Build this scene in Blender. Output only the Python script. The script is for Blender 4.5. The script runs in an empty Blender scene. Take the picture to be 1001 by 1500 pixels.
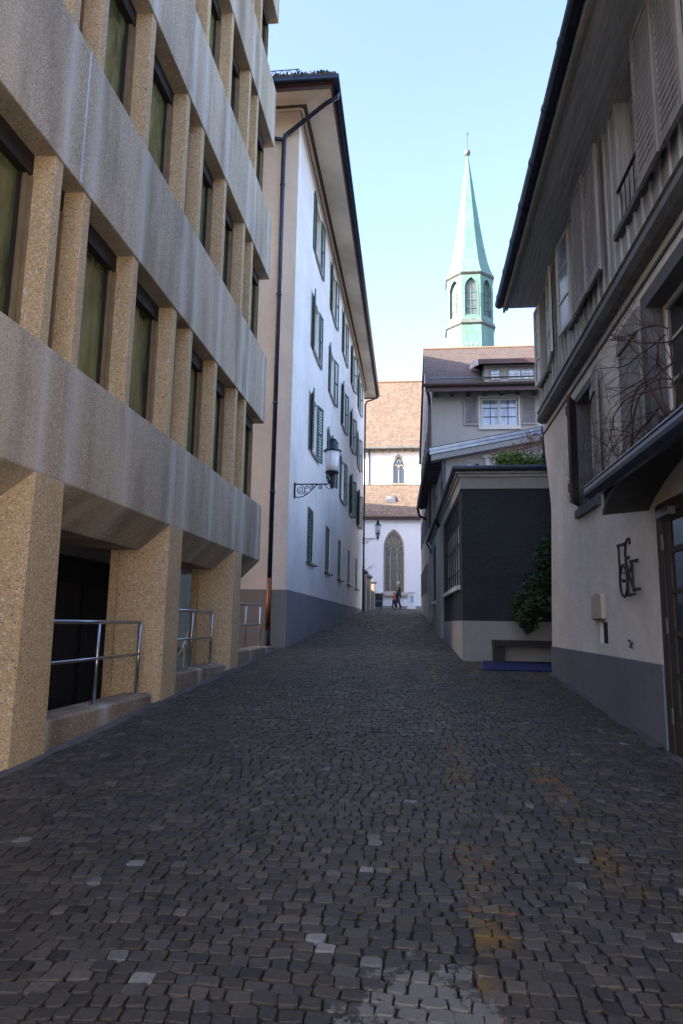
import bpy, bmesh, math, random
from mathutils import Vector, Matrix
from mathutils.geometry import tessellate_polygon
random.seed(7)
S = bpy.context.scene
COL = S.collection
R = math.radians
V = Vector
Z = V((0, 0, 1))

# ------------------------------------------------------------ materials
def new_mat(name):
    m = bpy.data.materials.new(name); m.use_nodes = True
    nt = m.node_tree; b = nt.nodes['Principled BSDF']
    return m, nt, b
def N(nt, t, **kw):
    n = nt.nodes.new(t)
    for k, v in kw.items(): setattr(n, k, v)
    return n
def ramp(nt, fac, stops):
    r = N(nt, 'ShaderNodeValToRGB'); e = r.color_ramp.elements
    while len(e) < len(stops): e.new(0.5)
    for i, (p, c) in enumerate(stops):
        e[i].position = p; e[i].color = c if len(c) == 4 else (*c, 1)
    nt.links.new(fac, r.inputs[0]); return r.outputs[0]
def coords(nt, scale=(1, 1, 1), rot=(0, 0, 0)):
    tc = N(nt, 'ShaderNodeTexCoord'); mp = N(nt, 'ShaderNodeMapping')
    mp.inputs['Scale'].default_value = scale; mp.inputs['Rotation'].default_value = rot
    nt.links.new(tc.outputs['Object'], mp.inputs[0]); return mp.outputs[0]
def noise(nt, vec, scale, detail=4, rough=.55):
    n = N(nt, 'ShaderNodeTexNoise'); n.inputs['Scale'].default_value = scale
    n.inputs['Detail'].default_value = detail; n.inputs['Roughness'].default_value = rough
    nt.links.new(vec, n.inputs['Vector']); return n.outputs['Fac']
def mix(nt, fac, a, b, mode='MIX'):
    m = N(nt, 'ShaderNodeMix', data_type='RGBA', blend_type=mode)
    for sock, v in ((m.inputs[0], fac), (m.inputs[6], a), (m.inputs[7], b)):
        if hasattr(v, 'is_output'): nt.links.new(v, sock)
        elif isinstance(v, (int, float)): sock.default_value = v
        else: sock.default_value = (*v, 1)
    return m.outputs[2]
def math_(nt, op, a, b=None):
    m = N(nt, 'ShaderNodeMath', operation=op)
    for i, v in enumerate((a, b)):
        if v is None: continue
        if hasattr(v, 'is_output'): nt.links.new(v, m.inputs[i])
        else: m.inputs[i].default_value = v
    return m.outputs[0]
def bump(nt, b, h, strength, dist):
    bp = N(nt, 'ShaderNodeBump'); bp.inputs['Strength'].default_value = strength
    bp.inputs['Distance'].default_value = dist
    nt.links.new(h, bp.inputs['Height']); nt.links.new(bp.outputs[0], b.inputs['Normal'])
def k(c, f): return tuple(min(1, x * f) for x in c)

def plain(name, c, rough=.6, metal=0, var=.12, scale=3, bs=0, bd=.003, bscale=60, spec=.5, emit=None):
    m, nt, b = new_mat(name); v = coords(nt)
    n = noise(nt, v, scale, 5)
    col = ramp(nt, n, [(.3, k(c, 1 - var)), (.7, k(c, 1 + var))])
    nt.links.new(col, b.inputs['Base Color'])
    b.inputs['Roughness'].default_value = rough; b.inputs['Metallic'].default_value = metal
    b.inputs['Specular IOR Level'].default_value = spec
    if bs: bump(nt, b, noise(nt, v, bscale, 3), bs, bd)
    return m
def plaster(name, c, stain=.25, bs=.35, bscale=70, streak=.3, dirt=None, dz=None, bd=.01):
    m, nt, b = new_mat(name); v = coords(nt)
    big = noise(nt, v, .7, 5, .6); sm = noise(nt, v, 9, 5, .7)
    st = noise(nt, coords(nt, (3, 3, .25)), 1.2, 5, .65)
    col = ramp(nt, big, [(.3, k(c, 1 - stain)), (.65, k(c, 1 + stain * .35))])
    col = mix(nt, math_(nt, 'MULTIPLY', ramp(nt, st, [(.45, (0, 0, 0)), (.75, (1, 1, 1))]), streak), col, k(c, .55))
    col = mix(nt, .35, col, ramp(nt, sm, [(.3, k(c, .8)), (.7, k(c, 1.1))]))
    if dirt:
        sx = N(nt, 'ShaderNodeSeparateXYZ'); nt.links.new(v, sx.inputs[0])
        f = N(nt, 'ShaderNodeMapRange'); f.inputs[1].default_value = dz[1]; f.inputs[2].default_value = dz[0]
        nt.links.new(sx.outputs[2], f.inputs[0])
        spl = ramp(nt, noise(nt, coords(nt, (6, 6, 1.2)), 1.5, 5, .7), [(.35, (0, 0, 0)), (.65, (1, 1, 1))])
        col = mix(nt, math_(nt, 'MULTIPLY', f.outputs[0], spl), col, dirt)
    nt.links.new(col, b.inputs['Base Color']); b.inputs['Roughness'].default_value = .88
    b.inputs['Specular IOR Level'].default_value = .25
    h = math_(nt, 'ADD', noise(nt, v, bscale, 4, .6), math_(nt, 'MULTIPLY', noise(nt, v, 3, 3), .8))
    bump(nt, b, h, bs, bd)
    return m
def concrete(name, c, c2, streaks):
    m, nt, b = new_mat(name); v = coords(nt)
    col = ramp(nt, noise(nt, v, 1.1, 5, .6), [(.3, c), (.7, c2)])
    vo = N(nt, 'ShaderNodeTexVoronoi'); vo.inputs['Scale'].default_value = 140
    nt.links.new(v, vo.inputs['Vector'])
    sp = N(nt, 'ShaderNodeSeparateColor'); nt.links.new(vo.outputs['Color'], sp.inputs[0])
    pebble = ramp(nt, sp.outputs[0], [(0, k(c, .45)), (.12, k(c, .75)), (.5, c), (.85, k(c2, 1.25)), (.97, k(c2, 1.9))])
    pebble.node.color_ramp.interpolation = 'LINEAR'
    col = mix(nt, .5, col, pebble)
    pit = ramp(nt, noise(nt, v, 55, 2, .5), [(.63, (0, 0, 0)), (.67, (1, 1, 1))])
    col = mix(nt, math_(nt, 'MULTIPLY', pit, .8), col, k(c, .22))
    lg = ramp(nt, noise(nt, v, 34, 1, .5), [(.67, (0, 0, 0)), (.69, (1, 1, 1))])
    col = mix(nt, math_(nt, 'MULTIPLY', lg, .75), col, (.62, .6, .55))
    if streaks:
        s = noise(nt, coords(nt, (1, 1.9, .14)), 1.0, 4, .55)
        col = mix(nt, math_(nt, 'MULTIPLY', ramp(nt, s, [(.48, (0, 0, 0)), (.66, (1, 1, 1))]), .30), col, k(c2, 1.5))
        s2 = noise(nt, coords(nt, (1, 1.5, .3), (0, 0, .3)), 1.3, 5, .6)
        col = mix(nt, math_(nt, 'MULTIPLY', ramp(nt, s2, [(.47, (0, 0, 0)), (.68, (1, 1, 1))]), .6), col, k(c, .5))
        sy = N(nt, 'ShaderNodeSeparateXYZ'); nt.links.new(v, sy.inputs[0])
        yy = math_(nt, 'ADD', sy.outputs[1], math_(nt, 'MULTIPLY', math_(nt, 'SUBTRACT', noise(nt, coords(nt, (1, 1, .6)), 2.5, 3), .5), .16))
        tot = None
        for o_ in (5.25 - 5, 5.77 - 5, 6.95 - 5):
            d = math_(nt, 'ABSOLUTE', math_(nt, 'SUBTRACT', math_(nt, 'FLOORED_MODULO', math_(nt, 'ADD', yy, 1.55 - o_), 3.08), 1.54))
            t_ = math_(nt, 'MAXIMUM', math_(nt, 'SUBTRACT', 1, math_(nt, 'DIVIDE', d, .17)), 0)
            tot = t_ if tot is None else math_(nt, 'MAXIMUM', tot, t_)
        fl = ramp(nt, noise(nt, coords(nt, (1, 9, .5)), 1.2, 5, .7), [(.3, (.25, .25, .25)), (.65, (1, 1, 1))])
        col = mix(nt, math_(nt, 'MULTIPLY', math_(nt, 'MULTIPLY', tot, fl), .75), col, (.62, .60, .55))
    nt.links.new(col, b.inputs['Base Color']); b.inputs['Roughness'].default_value = .9
    b.inputs['Specular IOR Level'].default_value = .2
    h = math_(nt, 'SUBTRACT', math_(nt, 'MULTIPLY', sp.outputs[1], .4), pit)
    bump(nt, b, h, .55, .006)
    return m
def tiles(name, c1, c2, cm, w=.18, h=.16, slope=1.0, rough=.85, axis='X', lich=None):
    m, nt, b = new_mat(name)
    tc = N(nt, 'ShaderNodeTexCoord'); sx = N(nt, 'ShaderNodeSeparateXYZ'); nt.links.new(tc.outputs['Object'], sx.inputs[0])
    cb = N(nt, 'ShaderNodeCombineXYZ'); nt.links.new(sx.outputs[0 if axis == 'X' else 1], cb.inputs[0])
    nt.links.new(math_(nt, 'MULTIPLY', sx.outputs[2], slope), cb.inputs[1])
    br = N(nt, 'ShaderNodeTexBrick'); nt.links.new(cb.outputs[0], br.inputs[0])
    br.inputs['Scale'].default_value = 1; br.inputs['Brick Width'].default_value = w; br.inputs['Row Height'].default_value = h
    br.inputs['Mortar Size'].default_value = .022; br.inputs['Mortar Smooth'].default_value = .3; br.inputs['Bias'].default_value = -.1
    for i, c in ((1, c1), (2, c2), (3, cm)): br.inputs[i].default_value = (*c, 1)
    n = noise(nt, tc.outputs['Object'], 1.2, 6, .7)
    col = mix(nt, .5, br.outputs['Color'], ramp(nt, n, [(.3, k(c1, .6)), (.5, c1), (.7, k(c2, 1.4))]), 'MIX')
    col = mix(nt, .75, br.outputs['Color'], col)
    if lich:
        l = ramp(nt, noise(nt, tc.outputs['Object'], 5, 5, .7), [(.55, (0, 0, 0)), (.68, (1, 1, 1))])
        col = mix(nt, math_(nt, 'MULTIPLY', l, .6), col, lich)
    nt.links.new(col, b.inputs['Base Color']); b.inputs['Roughness'].default_value = rough
    sep = N(nt, 'ShaderNodeSeparateColor'); nt.links.new(br.outputs['Color'], sep.inputs[0])
    bump(nt, b, math_(nt, 'SUBTRACT', math_(nt, 'MULTIPLY', sep.outputs[0], .6), br.outputs['Fac']), .6, .03)
    return m
def glass(name, c, rough=.04, var=.3, scale=1.3):
    m, nt, b = new_mat(name)
    v = coords(nt, (1.4, 1.4, .35)); n = noise(nt, v, scale, 3)
    nt.links.new(ramp(nt, n, [(.35, k(c, 1 - var)), (.65, k(c, 1 + var))]), b.inputs['Base Color'])
    b.inputs['Roughness'].default_value = rough; b.inputs['Specular IOR Level'].default_value = .9
    b.inputs['IOR'].default_value = 1.6
    bump(nt, b, noise(nt, coords(nt), 1.1, 2), .08, .03)
    return m
def wood(name, c, rough=.75, scale=(14, 14, .8)):
    m, nt, b = new_mat(name); n = noise(nt, coords(nt, scale), 2.2, 6, .7)
    nt.links.new(ramp(nt, n, [(.3, k(c, .65)), (.5, c), (.72, k(c, 1.35))]), b.inputs['Base Color'])
    b.inputs['Roughness'].default_value = rough; bump(nt, b, n, .35, .004); return m
def leafmat(name, c, c2):
    m, nt, b = new_mat(name); n = noise(nt, coords(nt), 9, 3)
    oi = N(nt, 'ShaderNodeAttribute', attribute_name='tint')
    col = mix(nt, oi.outputs['Fac'], c, c2)
    col = mix(nt, .3, col, ramp(nt, n, [(.3, k(c, .5)), (.7, k(c2, 1.2))]))
    nt.links.new(col, b.inputs['Base Color']); b.inputs['Roughness'].default_value = .55
    b.inputs['Specular IOR Level'].default_value = .35
    return m

M = dict(
    conc=concrete('exposed_aggregate', (.42, .30, .175), (.57, .42, .25), False),
    band=concrete('spandrel_concrete', (.355, .295, .215), (.47, .395, .295), True),
    kerb=concrete('kerb_concrete', (.22, .17, .115), (.30, .235, .165), True),
    white=plaster('white_plaster', (.90, .855, .81), .18, .25, 60, .14),
    pink=plaster('cream_plaster', (.80, .69, .56), .16, .25, 60, .12),
    plinthL=plaster('blue_grey_plinth', (.27, .285, .305), .22, .3, 60, .2),
    plinthS=plaster('taupe_plinth', (.27, .24, .22), .12, .3, 60, .2),
    right=plaster('warm_white_plaster', (.74, .715, .68), .34, .7, 22, .35, None, None, .018),
    plinthR=plaster('grey_blue_plinth', (.17, .185, .22), .3, .5, 40, .35, (.055, .06, .07), (-1.3, -.2)),
    dark=plaster('dark_roughcast', (.040, .046, .050), .35, 1.0, 26, .1, None, None, .05),
    annexlow=plaster('pale_base_plaster', (.33, .315, .29), .18, .45, 40, .3, (.16, .10, .07), (-.75, -.35)),
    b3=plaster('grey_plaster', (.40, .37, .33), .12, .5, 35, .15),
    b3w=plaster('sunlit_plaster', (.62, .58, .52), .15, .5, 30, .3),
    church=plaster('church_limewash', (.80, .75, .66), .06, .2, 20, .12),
    churchshade=plaster('church_shaded_limewash', (.72, .74, .76), .06, .2, 20, .12),  # bluish copy of the limewash, the lower wall's shade put into its colour
    stone=plaster('sandstone', (.34, .30, .25), .2, .5, 14, .25),
    stoneb=plaster('brown_sandstone', (.22, .15, .10), .2, .5, 14, .25),
    rooftile=tiles('church_roof_tiles', (.185, .130, .092), (.08, .056, .042), (.035, .025, .02), .26, .34, 1.25, lich=(.27, .22, .16)),
    rooftile2=tiles('brown_roof_tiles', (.125, .088, .070), (.06, .045, .038), (.018, .014, .013), .22, .26, 1.8),
    mossroof=tiles('mossy_roof_tiles', (.12, .09, .06), (.07, .06, .045), (.02, .02, .02), .18, .16, 1.8, lich=(.09, .13, .03)),
    copper=None,
    gut=plain('patinated_gutter', (.030, .042, .070), .34, .5, .35, 6),
    gutbr=plain('brown_gutter', (.06, .035, .03), .45, .3, .3, 6),
    fascia=plain('maroon_fascia', (.075, .038, .035), .6, 0, .25, 5),
    soffit=plain('painted_soffit', (.80, .68, .54), .8, 0, .08, 2),
    soffitR=wood('grey_soffit_boards', (.42, .44, .46), .8, (14, .8, 14)),
    shut=plain('green_shutter_paint', (.07, .14, .115), .55, 0, .4, 5),
    shutg=wood('taupe_shutter_paint', (.28, .26, .26), .7, (3, 3, .6)),
    shutd=wood('dark_brown_shutter', (.045, .032, .028), .7),
    shutp=wood('pale_grey_shutter', (.21, .205, .195), .7, (3, 3, .6)),
    board=wood('weathered_boards', (.37, .38, .39), .8),
    trim=plain('grey_stone_trim', (.095, .098, .108), .8, 0, .2, 5, .3),
    cornice=plain('dark_cornice', (.035, .038, .045), .6, 0, .3, 5),
    wframe=plain('white_window_paint', (.55, .54, .50), .5, 0, .1, 8),
    gframe=plain('grey_window_paint', (.30, .29, .27), .55, 0, .15, 8),
    bframe=plain('bronze_frame', (.020, .015, .012), .75, .1, .3, 8),
    tanframe=plain('tan_frame', (.24, .175, .10), .5, .2, .2, 8),
    glassg=glass('olive_reflection_glass', (.11, .122, .045), .06, .75, 2.2),  # olive reflection of the surroundings put into the base colour
    glassd=glass('dark_glass', (.02, .025, .03), .05),
    glassb=glass('curtained_glass', (.30, .30, .31), .25, .2),
    glassl=glass('leaded_glass', (.03, .03, .03), .25, .5, 6),
    steel=plain('brushed_steel', (.45, .46, .48), .28, .95, .1, 20),
    iron=plain('black_iron', (.016, .018, .022), .5, .5, .3, 12),
    curtain=glass('white_curtained_glass', (.60, .60, .62), .2, .25),
    louvrelead=plain('belfry_lead', (.11, .13, .14), .5, .2, .3, 2),
    fillet=plaster('cement_fillet', (.10, .10, .098), .5, .8, 30, .3),
    ledge=plain('weathered_ledge', (.14, .14, .145), .8, 0, .3, 5, .3),
    bluelight=plain('bluish_light_paint', (.10, .17, .22), .6, 0, .15, 4),  # colour stands in for bluish light on the house wall
    lampcap=plain('lantern_blue_black', (.02, .035, .05), .38, .5, .3, 12),
    lampglass=plain('frosted_glass', (.80, .81, .84), .35, 0, .06, 4),
    coppipe=plain('bare_copper', (.22, .085, .045), .4, .8, .25, 9),
    black=plain('dark_render', (.016, .015, .015), .9, 0, .3, 3),
    ceil=plain('grey_ceiling', (.60, .57, .52), .9, 0, .1, 2),
    soil=plain('ground_paving', (.07, .066, .064), .9, 0, .25, 2, .4, .01, 20),
    mat=plain('blue_matting', (.003, .012, .085), .9, 0, .2, 30, .5, .004, 200),
    bench=wood('dark_bench_wood', (.017, .012, .010), .7, (.8, 14, 14)),
    skin=plain('skin', (.45, .27, .2), .6), navy=plain('navy_cloth', (.018, .018, .03), .9), jeans=plain('dark_denim', (.025, .035, .06), .9),
    red=plain('red_cloth', (.55, .02, .02), .8), hair=plain('grey_hair', (.45, .43, .4), .8), hairb=plain('brown_hair', (.06, .035, .02), .8),
    shoe=plain('black_shoe', (.012, .012, .012), .5),
    bin=plain('green_black_plastic', (.016, .026, .03), .5, 0, .4, 6), util=plain('white_enamel', (.66, .69, .72), .45, 0, .06, 3),
    poster=plain('blue_sticker', (.25, .38, .55), .5, 0, .6, 9),
    pipew=plain('meter_box_paint', (.46, .41, .34), .6, 0, .12, 6), rust=plain('rust', (.13, .045, .02), .9, 0, .4, 30),
    bark=plain('vine_bark', (.05, .03, .022), .9, 0, .35, 30), zinc=plain('zinc_edge', (.25, .27, .29), .35, .8, .2, 6),
    seal=plain('joint_sealant', (.42, .48, .56), .6, 0, .15, 4),
    hedge=leafmat('yew_leaf', (.008, .022, .007), (.022, .05, .014)),
    green=leafmat('shrub_leaf', (.06, .14, .022), (.17, .27, .05)),
    redl=leafmat('red_shrub_leaf', (.17, .045, .03), (.30, .12, .08)),
    ivy=leafmat('ivy_leaf', (.012, .035, .01), (.035, .075, .02)),
    moss=leafmat('moss_tuft', (.03, .05, .01), (.10, .12, .03)),
)
def copper_mat():
    m, nt, b = new_mat('verdigris_copper')
    v = coords(nt)
    br = N(nt, 'ShaderNodeTexBrick'); br.inputs['Scale'].default_value = 1
    tc = N(nt, 'ShaderNodeTexCoord'); sx = N(nt, 'ShaderNodeSeparateXYZ'); nt.links.new(tc.outputs['Object'], sx.inputs[0])
    cb = N(nt, 'ShaderNodeCombineXYZ'); nt.links.new(math_(nt, 'ADD', sx.outputs[0], sx.outputs[1]), cb.inputs[0]); nt.links.new(sx.outputs[2], cb.inputs[1])
    nt.links.new(cb.outputs[0], br.inputs[0])
    br.inputs['Brick Width'].default_value = 1.05; br.inputs['Row Height'].default_value = 1.6; br.inputs['Mortar Size'].default_value = .03
    br.inputs[1].default_value = (.095, .205, .165, 1); br.inputs[2].default_value = (.12, .25, .20, 1); br.inputs[3].default_value = (.05, .14, .11, 1)
    st = noise(nt, coords(nt, (1, 1, .2)), 1.5, 5, .7)
    col = mix(nt, math_(nt, 'MULTIPLY', ramp(nt, st, [(.45, (0, 0, 0)), (.75, (1, 1, 1))]), .5), br.outputs[0], (.20, .31, .25))
    nt.links.new(col, b.inputs['Base Color']); b.inputs['Roughness'].default_value = .6
    return m
M['copper'] = copper_mat()
M['copperd'] = plain('dark_copper', (.12, .14, .13), .6, .2, .3, 2)

# ------------------------------------------------------------ mesh builder
class F:                                   # a facade frame: u along, v up, w INTO the wall
    def __init__(s, o, u, inn): s.o = V(o); s.u = V(u).normalized(); s.n = V(inn).normalized()
    def __call__(s, u, v, w=0): return s.o + s.u * u + Z * v + s.n * w
W = F((0, 0, 0), (1, 0, 0), (0, 1, 0))      # world: u=x, v=z, w=y
def origin(o):
    p = V((0, 0, 0))
    while o is not None: p += o.location; o = o.parent
    return p
class MB:
    def __init__(s): s.v = []; s.f = []; s.t = []
    def add(s, vs, fs, tint=0):
        b = len(s.v); s.v += [V(p) for p in vs]; s.f += [[b + i for i in f] for f in fs]; s.t += [tint] * len(vs); return s
    def box(s, u0, u1, v0, v1, w0, w1, f=W):
        P = [f(u, v, w) for w in (w0, w1) for v in (v0, v1) for u in (u0, u1)]
        return s.add(P, [(0, 1, 3, 2), (4, 6, 7, 5), (0, 4, 5, 1), (2, 3, 7, 6), (0, 2, 6, 4), (1, 5, 7, 3)])
    def xyz(s, x0, x1, y0, y1, z0, z1): return s.box(x0, x1, z0, z1, y0, y1)
    def quad(s, *p): return s.add(p, [tuple(range(len(p)))])
    def prism(s, pts, d):                   # pts: 3-D polygon, d: extrusion vector
        n = len(pts); P = [V(p) for p in pts]; Q = [p + V(d) for p in P]
        return s.add(P + Q, [tuple(range(n))[::-1], tuple(range(n, 2 * n))] + [(i, (i + 1) % n, n + (i + 1) % n, n + i) for i in range(n)])
    def loft(s, A, B):                      # two equal 3-D polygons
        n = len(A)
        return s.add(list(A) + list(B), [tuple(range(n))[::-1], tuple(range(n, 2 * n))] + [(i, (i + 1) % n, n + (i + 1) % n, n + i) for i in range(n)])
    def tube(s, pts, r, seg=8, caps=True):
        pts = [V(p) for p in pts]; rr = r if isinstance(r, (list, tuple)) else [r] * len(pts)
        rings = []; up = None
        for i, p in enumerate(pts):
            d = (pts[min(i + 1, len(pts) - 1)] - pts[max(i - 1, 0)])
            if d.length < 1e-9: d = V((0, 0, 1))
            d.normalize()
            if up is None: up = V((0, 0, 1)) if abs(d.z) < .9 else V((1, 0, 0))
            a = d.cross(up)
            if a.length < 1e-4: a = d.cross(V((0, 1, 0)))
            a.normalize(); b = a.cross(d)
            up = b
            rings.append([p + (a * math.cos(t) + b * math.sin(t)) * rr[i] for t in [2 * math.pi * j / seg for j in range(seg)]])
        fs = [(i * seg + j, i * seg + (j + 1) % seg, (i + 1) * seg + (j + 1) % seg, (i + 1) * seg + j) for i in range(len(pts) - 1) for j in range(seg)]
        if caps: fs += [tuple(range(seg))[::-1], tuple(range((len(pts) - 1) * seg, len(pts) * seg))]
        return s.add([q for r_ in rings for q in r_], fs)
    def lathe(s, c, prof, seg=16, rot=0):   # prof: [(r, z)]
        c = V(c); vs = []
        for r, z in prof:
            for j in range(seg):
                t = 2 * math.pi * j / seg + rot; vs.append(c + V((r * math.cos(t), r * math.sin(t), z)))
        n = len(prof)
        fs = [(i * seg + j, i * seg + (j + 1) % seg, (i + 1) * seg + (j + 1) % seg, (i + 1) * seg + j) for i in range(n - 1) for j in range(seg)]
        fs += [tuple(range(seg))[::-1], tuple(range((n - 1) * seg, n * seg))]
        return s.add(vs, fs)
    def holed(s, f, outer, holes, depth, w0=0):   # wall face with openings and their reveals
        rings = [outer] + holes; flat = [p for r in rings for p in r]
        tri = tessellate_polygon([[V((a, b, 0)) for a, b in r] for r in rings])
        s.add([f(a, b, w0) for a, b in flat], [tuple(t) for t in tri])
        for h in holes:
            n = len(h)
            for i in range(n):
                (a, b), (c, d) = h[i], h[(i + 1) % n]
                s.quad(f(a, b, w0), f(c, d, w0), f(c, d, w0 + depth), f(a, b, w0 + depth))
        return s
    def build(s, name, m, parent=None, smooth=False, bevel=0, fix=True):
        me = bpy.data.meshes.new(name)
        o_ = origin(parent)
        me.from_pydata([p - o_ for p in s.v], [], s.f); me.validate()
        if any(s.t):
            at = me.attributes.new('tint', 'FLOAT', 'POINT'); at.data.foreach_set('value', s.t)
        if fix:
            bm = bmesh.new(); bm.from_mesh(me); bmesh.ops.recalc_face_normals(bm, faces=bm.faces); bm.to_mesh(me); bm.free()
        me.materials.append(M[m] if isinstance(m, str) else m)
        if smooth: me.polygons.foreach_set('use_smooth', [True] * len(me.polygons))
        o = bpy.data.objects.new(name, me); COL.objects.link(o)
        if parent: o.parent = parent
        if bevel:
            b = o.modifiers.new('bevel', 'BEVEL'); b.width = bevel; b.segments = 2; b.limit_method = 'ANGLE'
        return o
def tag(o, label=None, cat=None, group=None, kind=None):
    if label: o['label'] = label
    if cat: o['category'] = cat
    if group: o['group'] = group
    if kind: o['kind'] = kind
    return o
def thing(name, loc, label, cat, group=None):
    o = bpy.data.objects.new(name, None); COL.objects.link(o); o.location = loc; o.empty_display_size = .2
    return tag(o, label, cat, group)
rect = lambda a, b, c, d: [(a, c), (b, c), (b, d), (a, d)]

def gz(y):
    if y < 36: return -1.48 + .0565 * y
    if y < 39:
        t = (y - 36) / 3; return -1.48 + .0565 * 36 + 3 * (.0565 * (t - t * t / 2) + .036 * t * t / 2)
    return gz(38.999) + .036 * (min(y, 60) - 39)

def window(f, u0, u1, v0, v1, w, parent, fm='wframe', gm='glassd', cols=2, rows=2, ft=.05, bt=.022, depth=.05, name='window', pane='pane'):
    """a glazed window set at depth w in facade frame f"""
    m = MB()
    m.box(u0, u0 + ft, v0, v1, w, w + depth, f).box(u1 - ft, u1, v0, v1, w, w + depth, f)
    m.box(u0 + ft, u1 - ft, v0, v0 + ft, w, w + depth, f).box(u0 + ft, u1 - ft, v1 - ft, v1, w, w + depth, f)
    for i in range(1, cols):
        c = u0 + (u1 - u0) * i / cols; t = bt if cols != 2 else ft * .7
        m.box(c - t, c + t, v0 + ft, v1 - ft, w - .004, w + depth - .006, f)
    for j in range(1, rows):
        c = v0 + (v1 - v0) * j / rows; m.box(u0 + ft, u1 - ft, c - bt / 2, c + bt / 2, w + .004, w + depth - .01, f)
    o = m.build(name, fm, parent)
    MB().box(u0 + ft * .6, u1 - ft * .6, v0 + ft * .6, v1 - ft * .6, w + depth * .5, w + depth * .5 + .012, f).build(pane, gm, o)
    return o
def louvre(f, u0, u1, v0, v1, w, t=.035, n=18, fw=.05, mid=True, m=None, shut=False):
    """louvred shutter leaf in frame f"""
    m = m or MB()
    m.box(u0, u0 + fw, v0, v1, w, w + t, f).box(u1 - fw, u1, v0, v1, w, w + t, f)
    m.box(u0 + fw, u1 - fw, v0, v0 + fw * 1.3, w, w + t, f).box(u0 + fw, u1 - fw, v1 - fw * 1.3, v1, w, w + t, f)
    if mid: m.box(u0 + fw, u1 - fw, (v0 + v1) / 2 - fw * .6, (v0 + v1) / 2 + fw * .6, w, w + t, f)
    h = (v1 - v0 - fw * 2.6) / n
    for i in range(n):
        a = v0 + fw * 1.3 + h * i
        if shut:
            m.prism([f(u0 + fw, a - h * .2, w + .004), f(u0 + fw, a, w - .002), f(u0 + fw, a + h * 1.25, w + t * .38), f(u0 + fw, a + h * 1.0, w + t * .38)], f(u1 - fw, 0, 0) - f(u0 + fw, 0, 0)); continue
        m.prism([f(u0 + fw, a, w - .004), f(u0 + fw, a + h * .22, w - .004), f(u0 + fw, a + h * 1.0, w + t), f(u0 + fw, a + h * .78, w + t)], f(u1 - fw, 0, 0) - f(u0 + fw, 0, 0))
    return m

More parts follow.
